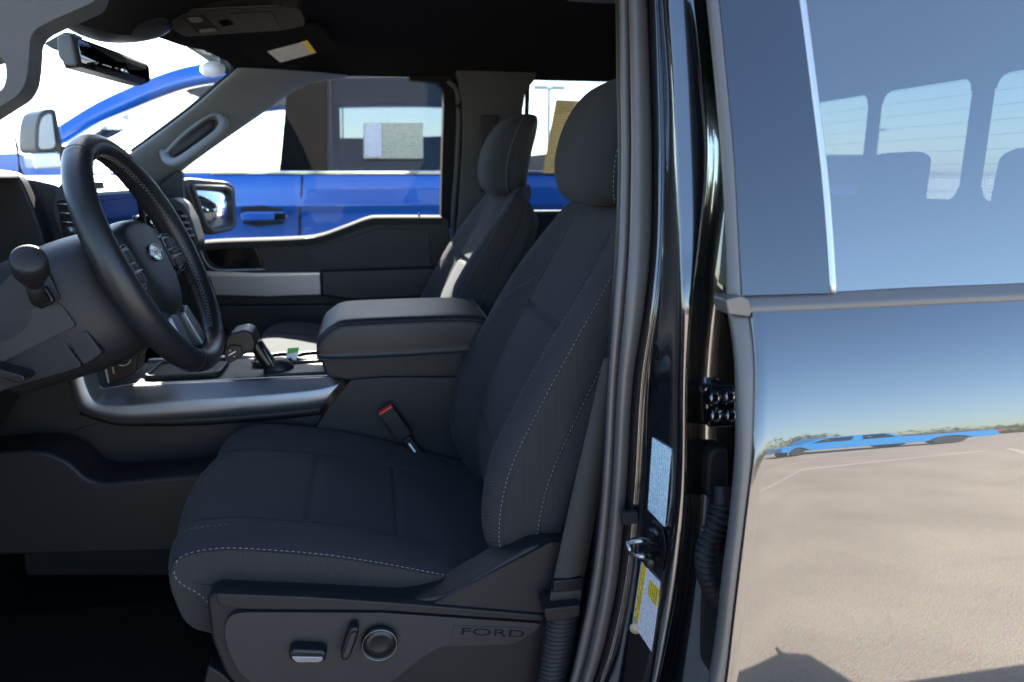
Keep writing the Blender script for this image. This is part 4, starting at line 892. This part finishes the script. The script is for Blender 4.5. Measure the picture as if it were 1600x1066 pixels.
# windshield glass
base = [(-1.10-.0*abs(y-1.0), y, 1.285) for y in ys]; 
def wsb(y): return (-1.32+.16*((y-1.0)/.8)**2, .18+(y-.28)*1.66/1.46 if False else y, 1.29)
Wt = [np.array(p)+np.array((-.012, 0, .012)) for p in H0[:-1]]; Wt = [np.array((Wt[0][0]-.03, .22, Wt[0][2]-.01))]+Wt
G = []
for f in np.linspace(0, 1, 14):
    G.append([p*(1-f)+np.array(wsb(p[1]))*f+np.array((-.05*math.sin(math.pi*f), 0, .02*math.sin(math.pi*f))) for p in Wt])
ws = obj('windshield', sheet(G), 'glass', TRUCK)
obj('glass_edge', tube(curve(np.array([A(367, 108, 1.615), A(340, 130, 1.625), A(300, 165, 1.655), A(250, 203, 1.695), A(205, 236, 1.715)]), 30), .0045, 8), 'rubber_dark', ws)
m, nt_, b_ = newmat('sticker_translucent'); tl_ = N(nt_, 'ShaderNodeBsdfTranslucent'); tl_.inputs[0].default_value = (.85, .85, .85, 1); ms_ = N(nt_, 'ShaderNodeMixShader'); b_.inputs['Base Color'].default_value = (.85, .85, .85, 1)
nt_.links.new(b_.outputs[0], ms_.inputs[1]); nt_.links.new(tl_.outputs[0], ms_.inputs[2]); ms_.inputs[0].default_value = .9; nt_.links.new(ms_.outputs[0], nt_.nodes['Material Output'].inputs[0])
prism('oval_sticker', [A(332+20*math.cos(t), 108+12.5*math.sin(t), 1.50) for t in np.linspace(0, 2*math.pi, 36, endpoint=False)], (0, .001, 0), 'sticker_translucent', ws, 0)
ant = [A(15, 162, 1.92), A(22, 205, 1.92), A(27, 232, 1.92), A(33, 275, 1.92), A(38, 320, 1.92)]
obj('antenna', tube(ant, [.0016, .002, .0042, .007, .008], 8), 'rubber_dark', TRUCK)

# ------------------------------------------------------------------ passenger door
sill = [(292, 384), (345, 378), (460, 374), (500, 369), (540, 355), (575, 342), (600, 340), (690, 340)]
pdoor = prism('passenger_door', rounded(AP(sill+[(702, 341), (706, 600), (300, 700), (240, 600), (270, 420)], 1.785), .006), (0, .09, 0), 'plastic', TRUCK, .006, label="passenger's dark door panel with a pale sill")
S1 = curve(np.array(AP([(300, 382)]+sill[1:], 1.78)), 40); S2 = [p+np.array((0, .075, .004)) for p in S1]
so_ = obj('door_sill', sheet([[a+np.array((0, -.004, -.022)), a+np.array((0, -.006, -.008)), a+np.array((0, .002, .001)), b] for a, b in zip(S1, S2)]), 'sill_grey', pdoor)
prism('upper_panel', rounded(AP([(470, 392), (530, 378), (590, 358), (670, 358), (674, 430), (520, 432)], 1.778), .012), (0, .02, 0), 'plastic_soft', pdoor, .006)
prism('pull_pocket', rounded(AP([(318, 386), (400, 384), (412, 417), (345, 420), (328, 408)], 1.776), .012), (0, .012, 0), 'piano_black', pdoor, .004)
obj('pocket_edge', tube(curve(np.array(AP([(314, 392), (322, 410), (336, 421), (370, 422), (416, 421)], 1.772)), 30), .0035, 8), 'silver', pdoor)
prism('silver_trim', rounded(AP([(326, 431), (400, 431), (500, 428), (502, 461), (420, 464), (336, 462)], 1.752), .006), (0, .04, 0), 'silver', pdoor, .006)
prism('trim_top', rounded(AP([(322, 424), (400, 427), (500, 426), (500, 430), (400, 433), (326, 432)], 1.748), .003), (0, .05, 0), 'silver_light', pdoor, .003)
prism('door_armrest', rounded(AP([(502, 424), (620, 420), (700, 418), (702, 462), (560, 470), (502, 463)], 1.74), .010), (0, .06, 0), 'leather', pdoor, .012)
prism('map_pocket', rounded(AP([(330, 478), (690, 474), (690, 590), (400, 600)], 1.76), .02), (0, .04, 0), 'plastic', pdoor, .01)
obj('lock_pin', tube([A(655, 340, 1.80), A(655, 333, 1.80)], .003, 8), 'rubber_dark', pdoor)
obj('door_skin', sheet(curve(np.array([[(x, 2.02-(.03 if z < .6 else 0)-max(0, z-1.1)*.25, z) for x in np.linspace(-.82, 1.46, 8)] for z in (.45, .6, .8, 1.0, 1.1, 1.16, 1.22)]), 20)), 'paint_black', pdoor)
obj('door_skin', sheet([[(x, y, 1.22) for x in np.linspace(-.82, 1.46, 8)] for y in (1.84, 1.99)]), 'plastic', pdoor)
gl = [[A(px, py, 1.87-(.05*(384-py)/260)) for px in np.linspace(230, 720, 8)] for py in (392, 330, 260, 190, 118)]
obj('window_glass', sheet(gl), 'glass', pdoor)
prism('mirror_sail', rounded(AP([(236, 302), (276, 268), (284, 270), (288, 345), (270, 330)], 1.80), .006), (0, .03, 0), 'plastic', pdoor, .004)
obj('glass_run', tube(AP([(283, 268), (286, 350), (290, 384)], 1.83), .007, 8), 'rubber_dark', pdoor)
# its mirror
mh = [(284, 282), (296, 278), (358, 284), (368, 292), (372, 352), (364, 361), (330, 368), (318, 362), (300, 320)]
mn = np.array((.86, -.50, .02)); mp0 = A(335, 325, 2.10)
mh3 = rounded([AN(x, y, mp0, mn) for x, y in mh], .02)
smr = prism('side_mirror', mh3, -mn*.13, 'plastic', TRUCK, .015, 4, label="passenger's side mirror outside the window")
mg = rounded([AN(x, y, mp0+mn*.004, mn) for x, y in ((301, 291), (352, 293), (361, 297), (366, 350), (360, 357), (333, 362), (322, 352))], .012)
prism('mirror_glass', mg, -mn*.006, 'mirror_glass', smr, 0)
obj('mirror_rim', tube(mg, .007, 8, True, up=mn), 'pillar_grey', smr)
# B-pillar on the passenger side and rear door
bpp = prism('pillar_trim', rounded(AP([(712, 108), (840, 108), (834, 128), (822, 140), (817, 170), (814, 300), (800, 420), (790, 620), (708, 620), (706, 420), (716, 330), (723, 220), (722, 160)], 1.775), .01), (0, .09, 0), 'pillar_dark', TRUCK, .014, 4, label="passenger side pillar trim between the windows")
prism('belt_guide', rounded(AP([(752, 180), (780, 180), (776, 300), (750, 300)], 1.765), .008), (0, .012, 0), 'plastic', bpp, .004)
prism('door_frame', rounded(AP([(640, 118), (712, 118), (722, 160), (722, 230), (713, 345), (700, 360), (684, 360), (689, 338), (691, 250), (694, 145), (684, 128), (640, 125)], 1.80), .004), (0, .06, 0), 'rubber_flat', pdoor, .004)
obj('frame_seal', tube(curve(np.array(AP([(700, 126), (714, 142), (717, 180), (714, 260), (708, 340), (704, 430)], 1.79)), 40), .009, 10), 'pillar_dark', pdoor)
rd = prism('rear_passenger_door', AP([(790, 334), (960, 332), (1200, 330), (1200, 640), (790, 640)], 1.785), (0, .09, 0), 'plastic', TRUCK, .006)
prism('door_sill', AP([(812, 330), (1200, 328), (1200, 335), (812, 338)], 1.775), (0, .07, 0), 'plastic_grey', rd, .003)
obj('window_glass', sheet([[A(px, py, 1.87-.05*(384-py)/260) for px in np.linspace(800, 1180, 6)] for py in (338, 260, 190, 120)]), 'glass_rear', rd)
obj('division_bar', tube(AP([(825, 120), (821, 230), (818, 340)], 1.84), .008, 8), 'rubber_dark', rd)
quad_uv('window_sticker', [A(848, 271, 1.83), A(893, 272, 1.83), A(912, 158, 1.83), A(869, 156, 1.83)], 'label_cream', rd, label='cream printed price sheet in the rear window')
box('quarter_pillar', (1.19, 1.42, 1.70, 1.88, 1.30, 1.84), 'headliner', TRUCK, .02)
box('quarter_pillar', (1.21, 1.42, .17, .32, 1.30, 1.82), 'headliner', TRUCK, .02)
# ------------------------------------------------------------------ rear wall with a three-pane back window, rear bench
XB = 1.38; zb0, zb1 = 1.41, 1.69
rw = box('rear_wall', (XB, XB+.03, .12, 1.90, .55, zb0), 'headliner', TRUCK, .01)
box('header_panel', (XB, XB+.03, .12, 1.90, zb1, 1.86), 'headliner', rw, .01)
for y0, y1 in ((.12, .55), (.835, .885), (1.212, 1.248), (1.53, 1.90)): box('mullion', (XB+.002, XB+.028, y0, y1, zb0-.01, zb1+.01), 'headliner', rw, .01)
for y0, y1 in ((.55, .835), (.885, 1.212), (1.248, 1.53)):
    obj('back_glass', mesh([(XB+.016, y0, zb0), (XB+.016, y1, zb0), (XB+.016, y1, zb1), (XB+.016, y0, zb1)], [(0, 1, 2, 3)], False), 'glass_far', rw)
    for yc_, sy in ((y0, 1), (y1, -1)):
        for zc_, sz in ((zb0, 1), (zb1, -1)):
            prism('corner_fillet', [(XB+.004, yc_-sy*.004, zc_-sz*.004)]+[(XB+.004, yc_+sy*.03*(1-math.sin(t)), zc_+sz*.03*(1-math.cos(t))) for t in np.linspace(0, math.pi/2, 8)], (.022, 0, 0), 'headliner', rw, 0)
    for k in range(9): obj('heater_line', mesh(*tube_geo([(XB+.014, y0, zb0+.02+k*.032), (XB+.014, y1, zb0+.02+k*.032)], .00035, 4)), 'rubber_dark', rw)
def px_on_x(px, py, X):
    d = _F+(px-800)/FPX*_R+(533-py)/FPX*_U; return CAM+d*((X-CAM[0])/d[0])
bench = box('rear_bench', (.86, 1.34, .30, 1.72, .62, .98), 'fabric_bolster', TRUCK, .05, 5)
prism('bench_backrest', [(1.16, .28, .9), (1.32, .28, .9), (1.37, .28, 1.40), (1.28, .28, 1.40)], (0, 1.46, 0), 'fabric_bolster', bench, .04, 5)
hc = px_on_x(1382, 268, 1.24)
for y in (hc[1], hc[1]+.40, hc[1]-.40):
    if .3 < y < 1.75: prism('bench_headrest', rounded([(1.24, y-.09, 1.37), (1.24, y+.09, 1.37), (1.245, y+.085, hc[2]+.03), (1.245, y+.055, hc[2]+.042), (1.245, y-.055, hc[2]+.042), (1.245, y-.085, hc[2]+.03)], .03), (.06, 0, .006), 'fabric_bolster', bench, .02, 4)
# ------------------------------------------------------------------ floor, firewall, outside body
fl = box('floor', (-1.2, 1.42, .10, 1.92, .50, .575), 'carpet', TRUCK, 0)
box('floor_mat', (-.80, -.18, .36, .84, .577, .592), 'carpet', fl, .004)
prism('foot_rest', [(-1.12, .32, .58), (-.80, .32, .58), (-1.12, .32, .85)], (0, .6, 0), 'carpet', fl, .02)
box('door_step', (-.72, .32, .12, .31, .50, .60), 'plastic', TRUCK, .01)
box('firewall', (-1.32, -1.2, .10, 1.92, .5, 1.27), 'underbody', TRUCK, 0)
box('hinge_pillar', (-.92, -.76, .06, .28, .45, 1.30), 'paint_black', TRUCK, .01)
prism('rocker_panel', [(-.8, .03, .40), (.42, .03, .40), (.42, .03, .50), (-.8, .03, .50)], (0, .12, 0), 'paint_black', TRUCK, .01)
def fender(name, P, y0, y1, mat='paint_black', bw=.05):
    return prism(name, [(x, y0, z) for x, z in P], (0, y1-y0, 0), mat, TRUCK, bw, 4)
def arch(xc, r, z0, n=10): return [(xc+r*math.cos(t), z0+r*math.sin(t)) for t in np.linspace(0, math.pi, n)]
fender('hood', [(-1.30, 1.10), (-1.30, 1.275), (-1.8, 1.27), (-2.35, 1.22), (-2.50, 1.15), (-2.52, 1.0)], .06, 1.97)
FP = [(-.90, .45), (-.90, 1.27), (-1.35, 1.26), (-2.45, 1.12), (-2.52, .5), (-2.17, .45)]+[(-1.70-.46*math.cos(t), .45+.46*math.sin(t)) for t in np.linspace(.02, math.pi-.02, 12)]
BP = [(1.48, .48), (1.48, 1.36), (3.10, 1.36), (3.12, .55), (2.58, .48)]+[(2.12+.46*math.cos(t), .46+.46*math.sin(t)) for t in np.linspace(.02, math.pi-.02, 12)]
for y0, y1 in ((.01, .30), (1.73, 2.02)): fender('front_fender', FP, y0, y1)
for y0, y1 in ((.01, .22), (1.81, 2.02)): fender('bed_side', BP, y0, y1)
box('bed_floor', (1.46, 3.1, .2, 1.85, .75, .82), 'underbody', TRUCK, 0); box('tailgate', (3.06, 3.13, .1, 1.93, .7, 1.34), 'paint_black', TRUCK, .02); box('frame_rail', (-2.4, 3.1, .5, 1.5, .38, .50), 'underbody', TRUCK, 0)
def wheel_at(parent, x, y, r=.41, wd=.27, face=-1):
    w_ = obj('wheel', mesh(*lathe([(r*.62, 0), (r*.9, 0), (r, .04), (r, wd-.04), (r*.9, wd), (r*.62, wd)], (x, y-face*.0 if face < 0 else y, r), (0, -face, 0), 40)), 'tyre', parent)
    rim_ = [lathe([(r*.62, .02), (r*.58, .03), (r*.56, .10), (.02, .10)], (x, y, r), (0, -face, 0), 32)]
    for k in range(6):
        t = k*math.pi/3; d = np.array((math.cos(t), 0, math.sin(t))); n = np.array((-d[2], 0, d[0])); c = np.array((x, y-face*.03, r))
        rim_.append(prism_geo([c+n*.04, c+d*r*.58+n*.025, c+d*r*.58-n*.025, c-n*.04], (0, -face*.04, 0)))
    obj('rim', mesh(*join_geo(rim_)), 'alloy', w_)
for x in (-1.70, 2.12): wheel_at(TRUCK, x, .03, face=-1); wheel_at(TRUCK, x, 1.99, face=1)
# slip of paper in the cup holder
tag = root('paper_tag', A(453, 558, 1.06), 'small green and white paper tag standing in the console bin', 'tag')
quad_uv('card', [A(446, 562, 1.06), A(463, 562, 1.06), A(467, 543, 1.075), A(450, 544, 1.075)], 'white_print', tag)
quad_uv('green_band', [A(448.5, 553, 1.066), A(466, 550, 1.066), A(467, 543.5, 1.072), A(450, 545, 1.072)], 'green_print', tag)

# the driver's open front door, swung out left of the camera
HX, HY, OA = -.78, .03, R(82)
ud = np.array((math.cos(OA), -math.sin(OA), 0)); nd = np.array((-math.sin(OA), -math.cos(OA), 0))
def DR(u, t, z): return np.array((HX, HY, 0))+ud*u+nd*t+np.array((0, 0, z))
odoor = prism('front_door', rounded([DR(.02, 0, .48), DR(1.12, 0, .48), DR(1.14, 0, 1.0), DR(1.12, 0, 1.33), DR(.04, 0, 1.27)], .03), -nd*.06, 'paint_black', TRUCK, .01, label="driver's open black front door")
prism('inner_panel', rounded([DR(.06, -.062, .52), DR(1.08, -.062, .52), DR(1.10, -.062, 1.30), DR(.08, -.062, 1.25)], .03), -nd*.05, 'plastic', odoor, .012)
obj('window_frame', tube([DR(.06, -.05, 1.26), DR(.50, -.10, 1.62), DR(.66, -.13, 1.74), DR(.98, -.14, 1.77), DR(1.06, -.13, 1.72), DR(1.12, -.05, 1.32)], .02, 8), 'paint_black', odoor)
obj('window_glass', mesh([DR(.10, -.05, 1.27), DR(1.10, -.05, 1.31), DR(1.05, -.12, 1.72), DR(.98, -.13, 1.76), DR(.66, -.12, 1.73), DR(.50, -.09, 1.61)], [(0, 1, 2, 3, 4, 5)], False), 'glass', odoor)
# ================================================================== the blue truck parked alongside
BT = root('pickup_truck', (.2, 4.0, 0), 'bright blue crew cab pickup truck parked beyond the passenger window', 'truck')
Y0, Y1 = 2.92, 4.92
zb = A(560, 272, Y0)[2]
side = [(-3.20, .62), (-3.25, 1.0), (-3.17, 1.36), (-2.95, 1.46), (-1.9, 1.545), (-1.48, 1.56), (-1.26, zb+.005), (.95, zb), (.95, zb-.02), (2.70, zb-.03), (2.75, .70), (2.35, .60)]
bodyP = side+[(1.85+.50*math.cos(t), .60+.45*math.sin(t)) for t in np.linspace(.02, math.pi-.02, 12)]+[(-1.75, .58)]+[(-2.25+.50*math.cos(t), .60+.45*math.sin(t)) for t in np.linspace(.02, math.pi-.02, 12)]
prof = curve(np.array([(0, .55), (-.0, .8), (.0, 1.05), (.012, 1.20), (.035, 1.36), (.05, zb)]), 12)
bod = prism('body', [(x, Y0, z) for x, z in bodyP], (0, Y1-Y0, 0), 'paint_blue', BT, .035, 5)
# character line and belt trim on the near side
def strip(name, px, Y, th, mat, bw=.003): return prism(name, AP(px, Y), (0, th, 0), mat, BT, bw)
strip('belt_trim', [(330, 267), (720, 267), (1000, 266), (1000, 272), (720, 273), (330, 273)], Y0-.014, .02, 'chrome')
sp_ = [(0, .030), (.02, .018), (.05, .008), (.09, .000), (.125, -.007), (.142, -.009), (.152, -.004), (.168, .004), (.20, .008), (.30, .010), (.50, .004), (.66, .012), (.80, .034)]
sh = obj('side_panel', sheet(curve(np.array([[(x, Y0-.036+d, zb-.004-h) for x in np.linspace(-1.70, .94, 6)] for h, d in sp_]), 60)), 'paint_blue', BT)
for px in ((469, 471.4),): obj('door_seam', tube([A(px[0]+3, 276, Y0-.014), A(px[0]+2, 300, Y0-.034), A(px[0], 328, Y0-.041), A(px[0]-1, 345, Y0-.030), A(px[0]-1, 430, Y0-.03)], .005, 6), 'rubber_dark', BT)
strip('door_handle', [(374, 335), (384, 331), (444, 331), (449, 335), (447, 345), (380, 346)], Y0-.085, .025, 'paint_blue', .008)
strip('handle_key', [(428, 333), (447, 333), (446, 343), (428, 344)], Y0-.091, .01, 'piano_black', .003)
strip('handle_shade_patch', [(376, 323), (410, 321), (440, 326), (444, 350), (400, 354), (380, 350)], Y0-.046, .006, 'underbody', .002)  # dark patch on the blue door, painted for shade in the handle hollow
strip('door_handle', [(720, 334), (790, 333), (788, 345), (722, 346)], Y0-.085, .025, 'paint_blue', .008)
# greenhouse: roof rails, pillars, glass on both sides
ro = [(98, 196), (150, 164), (200, 140), (250, 119), (300, 104), (355, 97), (430, 92), (560, 90), (700, 91), (798, 97)]
Oc = curve(np.array([A(x, y, 3.08) for x, y in ro]), 60)
def rail_at(dy, name):
    V = []; rings = []
    for p in Oc:
        p = p+np.array((0, dy, 0)); rings.append([p+np.array((0, -.03, 0)), p+np.array((0, .05, .012)), p+np.array((0, .10, 0)), p+np.array((0, .10, -.075)), p+np.array((0, -.05, -.085)), p+np.array((0, -.05, -.02))])
    return obj(name, Surf(rings).mesh(24, 90), 'paint_blue', BT)
rail_at(0, 'roof_rail'); rail_at(1.66, 'roof_rail')
top = Oc[22:]; obj('roof', sheet([[p+np.array((0, .06, .0)), p+np.array((0, .4, .03)), p+np.array((0, .86, .04)), p+np.array((0, 1.32, .03)), p+np.array((0, 1.70, 0))] for p in top]), 'paint_blue', BT)
obj('roof_lining', sheet([[p+np.array((0, .08, -.06)), p+np.array((0, 1.66, -.06))] for p in top]), 'hood_black', BT)
obj('windshield', sheet([[p+np.array((0, .05, -.01)), p+np.array((0, .86, .03)), p+np.array((0, 1.66, -.01))] for p in Oc[:24]]), 'glass_far', BT)
for dy, nm in ((0, 'n'), (1.70, 'f')):
    q = Y0+.055+dy
    def px2(l): return [A(x, y, Y0+.055)+np.array((0, dy, 0)) for x, y in l]
    prism('center_pillar', px2([(436, 272), (512, 272), (508, 96), (452, 96)]), (0, .07, 0), 'hood_black', BT, .006)
    prism('rear_pillar', px2([(742, 272), (806, 272), (796, 92), (756, 92)]), (0, .10, 0), 'paint_blue', BT, .01)
    obj('front_door_glass', sheet([[p[0]+(p[1]-p[0])*f for f in np.linspace(0, 1, 8)] for p in [[A(110, 200, Y0+.05)+np.array((0, dy, -.25)), A(436, 272, Y0+.05)+np.array((0, dy, 0))], [A(355, 100, 3.06)+np.array((0, dy, 0)), A(452, 95, 3.06)+np.array((0, dy, 0))]]]), 'glass_far', BT)
    obj('rear_door_glass', sheet([[A(512, 272, Y0+.05)+np.array((0, dy, 0)), A(750, 272, Y0+.05)+np.array((0, dy, 0))], [A(508, 95, 3.06)+np.array((0, dy, 0)), A(760, 95, 3.06)+np.array((0, dy, 0))]]), 'glass_dark', BT)
    prism('glass_divider', px2([(516, 272), (519, 272), (517, 100), (514, 100)]), (0, .02, 0), 'plastic_grey', BT, .002)
quad_uv('window_sticker', [A(568, 248, Y0+.028), A(661, 248, Y0+.028), A(661, 192, Y0+.028), A(568, 192, Y0+.028)], 'label_cream_far', BT)
quad_uv('sticker_panel', [A(570, 246, Y0+.024), A(596, 246, Y0+.024), A(596, 194, Y0+.024), A(570, 194, Y0+.024)], 'label_white', BT)
box('cab_floor', (-1.15, .95, Y0+.1, Y1-.1, zb+.002, zb+.006), 'headliner', BT, 0)
prism('far_door_trim', [A(516, 272, 4.75), A(716, 272, 4.75), A(716, 217, 4.75), A(690, 213, 4.75), A(600, 216, 4.75), A(516, 216, 4.75)], (0, .05, 0), 'hood_black', BT, 0)
prism('rear_seat', rounded([(.45, Y0+.15, zb-.1), (.58, Y0+.15, zb-.1), (.64, Y0+.15, zb+.08), (.50, Y0+.15, zb+.08)], .03), (0, 1.65, 0), 'hood_black', BT, .03)
prism('rear_cab_wall', [(.68, Y0+.08, zb), (.73, Y0+.08, zb), (.71, Y0+.12, zb+.14), (.66, Y0+.12, zb+.14)], (0, 1.8, 0), 'paint_blue', BT, .01)
# far pillar grab handle seen through its glass
obj('grab_handle', tube(curve(np.array([A(160, 208, 4.55), A(166, 214, 4.55), A(206, 192, 4.55), A(214, 182, 4.55), A(208, 176, 4.55), A(165, 200, 4.55), A(160, 208, 4.55)]), 40), .016, 8), 'plastic_grey', BT)
obj('far_windshield_pillar', tube([A(120, 232, 4.6), A(215, 180, 4.6), A(300, 150, 4.6)], .03, 8), 'plastic_grey', BT)
# towing mirror
tm = prism('towing_mirror', rounded(AP([(55, 240), (56, 196), (62, 176), (76, 169), (88, 170), (101, 238)], 2.62), .03), (-.12, .14, 0), 'plastic_grey', BT, .02, 4)
prism('mirror_cap', rounded(AP([(50, 240), (94, 238), (102, 262), (54, 265)], 2.61), .02), (-.10, .16, 0), 'paint_white', tm, .015)
prism('mirror_glass', rounded(AP([(60, 234), (61, 198), (66, 182), (80, 176), (87, 232)], 2.608), .02), (0, .008, 0), 'lamp_lens', tm, .002)
obj('mirror_arm', tube([A(98, 238, 2.72), A(135, 240, 2.98)], .025, 8), 'plastic', tm); obj('mirror_arm', tube([A(98, 256, 2.72), A(135, 258, 2.98)], .025, 8), 'plastic', tm)
box('bed_dark_box', (.86, 2.66, Y0-.01, Y1+.01, zb-.06, zb+.10), 'plastic', BT, .01)  # dark box along the top of the bed
for x in (-2.25, 1.85): wheel_at(BT, x, Y0+.01, .43, face=-1); wheel_at(BT, x, Y1-.01, .43, face=1)
box('underside', (-3.0, 2.6, Y0+.3, Y1-.3, .4, .62), 'underbody', BT, 0)

# ================================================================== cars, shrubs and poles round the lot
def car(name, x, y, L, H, wd, paint, label, flip=1, low=True, cat='car'):
    e = root(name, (x, y, 0), label, cat)
    def PX(u): return x+flip*u*L
    r = .33; z0 = .26
    bp = [(-.5, .45*H), (-.49, .56*H), (-.30, .66*H), (-.16, .68*H), (.30, .70*H), (.46, .69*H), (.5, .60*H), (.49, .32*H), (.46, z0)]
    low_ = [(u, z) for u, z in bp]+[(.40, z0)]+[(.31+.085*math.cos(t), z0+.36*math.sin(t)) for t in np.linspace(0, math.pi, 9)]+[(.2, z0), (-.2, z0)]+[(-.31+.085*math.cos(t), z0+.36*math.sin(t)) for t in np.linspace(0, math.pi, 9)]+[(-.46, z0)]
    prism('body', [(PX(u), y-wd/2, z) for u, z in low_], (0, wd, 0), paint, e, .07, 4)
    cab = [(-.17, .67*H), (-.02, .96*H), (.06, H), (.20, .98*H), (.36, .70*H)] if low else [(-.20, .67*H), (-.08, .96*H), (.0, H), (.40, .99*H), (.47, .69*H)]
    V0 = [np.array((PX(u), y-wd/2+.10+.18*(z-.67*H)/(.33*H), z)) for u, z in cab]; V1 = [np.array((p[0], 2*y-p[1], p[2])) for p in V0]
    n = len(cab); F = [tuple(range(n)), tuple(range(n, 2*n))[::-1]]+[(i, i+n, (i+1) % n+n, (i+1) % n) for i in range(n)]
    o = obj('cabin', mesh(V0+V1, F), paint, e); bev(o, .05, 3)
    c0 = sum(V0)/n
    for s, V in ((-1, V0), (1, V1)):
        cc_ = sum(V)/n; q = [cc_+(p-cc_)*.82+np.array((0, s*.012, 0)) for p in V]; prism('side_window', q, (0, -s*.006, 0), 'piano_black', e, 0)
    for ux in (-.31, .31):
        for s in (-1, 1): wheel_at(e, PX(ux), y+s*(wd/2-.02), r, .22, face=s)
    for s in (-1, 1): box('tail_lamp', tuple(sorted((PX(.492), PX(.506))))+tuple(sorted((y+s*.45, y+s*.85)))+(.52*H, .60*H), 'lamp_red', e, .01); box('headlamp', tuple(sorted((PX(-.485), PX(-.503))))+tuple(sorted((y+s*.45, y+s*.85)))+(.47*H, .53*H), 'lamp_lens', e, .01)
    return e
def far_pickup(x, y, L, H, wd):
    e = root('pickup_truck', (x, y, 0), 'light blue pickup truck across the lot, mirrored in the rear door', 'truck')
    PX = lambda u: x+u*L; z0 = .45
    o = [(-.5, .60), (-.495, .98), (-.46, 1.10), (-.26, 1.18), (.13, 1.22), (.135, 1.20), (.49, 1.20), (.5, .62), (.47, .52), (.40, .50)]+[(.30+.085*math.cos(t), .45+.45*math.sin(t)) for t in np.linspace(.1, math.pi-.1, 9)]+[(.2, z0), (-.22, z0)]+[(-.33+.085*math.cos(t), .45+.45*math.sin(t)) for t in np.linspace(.1, math.pi-.1, 9)]
    prism('body', [(PX(u), y-wd/2, z) for u, z in o], (0, wd, 0), 'paint_cyan', e, .06, 4)
    cab = [(-.27, 1.17), (-.17, 1.64), (-.12, H), (.09, H), (.125, 1.20)]
    V0 = [np.array((PX(u), y-wd/2+.04+.18*(z-1.17)/(H-1.17), z)) for u, z in cab]; V1 = [np.array((p[0], 2*y-p[1], p[2])) for p in V0]
    n = len(cab); F = [tuple(range(n)), tuple(range(n, 2*n))[::-1]]+[(i, i+n, (i+1) % n+n, (i+1) % n) for i in range(n)]
    bev(obj('cabin', mesh(V0+V1, F), 'paint_cyan', e), .05, 3)
    for s, V in ((-1, V0), (1, V1)):
        for f0, f1 in ((.04, .50), (.55, .95)):
            a, b, c, d = V[0]+(V[4]-V[0])*f0, V[0]+(V[4]-V[0])*f1, V[1]+(V[3]-V[1])*f1, V[1]+(V[3]-V[1])*f0
            m_ = (a+b+c+d)/4; prism('side_window', [m_+(p-m_)*.84+np.array((0, s*.012, 0)) for p in (a, b, c, d)], (0, -s*.006, 0), 'piano_black', e, 0)
    for ux in (-.33, .30):
        for s in (-1, 1): wheel_at(e, PX(ux), y+s*(wd/2-.02), .40, .26, face=s)
    for s in (-1, 1): box('tail_lamp', (PX(.488), PX(.505), *sorted((y+s*.80, y+s*1.0)), .85, 1.15), 'lamp_red', e, .01)
far_pickup(9.45, -13.0, 5.7, 1.72, 2.0)
car('car', 29.6, 39.4, 4.8, 1.75, 1.9, 'paint_white', 'white car parked behind, seen through the back window', flip=-1, low=False)
rnd = random.Random(8); V = []; F = []
for k in range(46):
    x, y, w_, h = -14+k*1.5+rnd.uniform(-.7, .7), -27+rnd.uniform(-2.5, 2.5), rnd.uniform(2.2, 3.8), rnd.choice((1.3, 1.8, 2.2, 2.6, 3.4))
    lobes = [(rnd.uniform(-.45, .45)*w_, rnd.uniform(-.3, .3)*w_, rnd.uniform(.12, .72)*h, rnd.uniform(.22, .4)*w_, rnd.uniform(.2, .32)*h) for _ in range(12)]
    for _ in range(900):
        l = rnd.choice(lobes); d = Vector((rnd.gauss(0, 1), rnd.gauss(0, 1), rnd.gauss(0, 1))).normalized()*rnd.uniform(.6, 1.05)
        c = Vector((x+l[0]+d.x*l[3], y+l[1]+d.y*l[3], max(.05, l[2]+d.z*l[4]))); a = Vector((rnd.gauss(0, 1), rnd.gauss(0, 1), rnd.gauss(0, 1))).normalized(); b = a.orthogonal().normalized(); s_ = rnd.uniform(.08, .17)
        q = len(V); V += [c-a*s_, c+b*s_*.5, c+a*s_, c-b*s_*.5]; F.append((q, q+1, q+2, q+3))
me = bpy.data.meshes.new('m'); me.from_pydata([tuple(v) for v in V], [], F); me.update(); rr_ = np.random.RandomState(2); me.polygons.foreach_set('material_index', (rr_.rand(len(F)) > .6).astype(int))
scrub = obj('scrub', me, ['leaf', 'leaf_dry'], None, 'olive green scrub growing along the far edge of the lot', 'stuff'); scrub['category'] = 'scrub'
light_pole(28.6, 38.0, 6.6, 'tall light pole left of two seen through the back window')
light_pole(45.0, 59.0, 5.4, 'shorter light pole right of two seen through the back window')
light_pole(41.7, 39.4, 6.2, 'light pole at the right edge of the back window view')
light_pole(8.6, 34.4, 5.5, 'light pole seen through the rear passenger window')
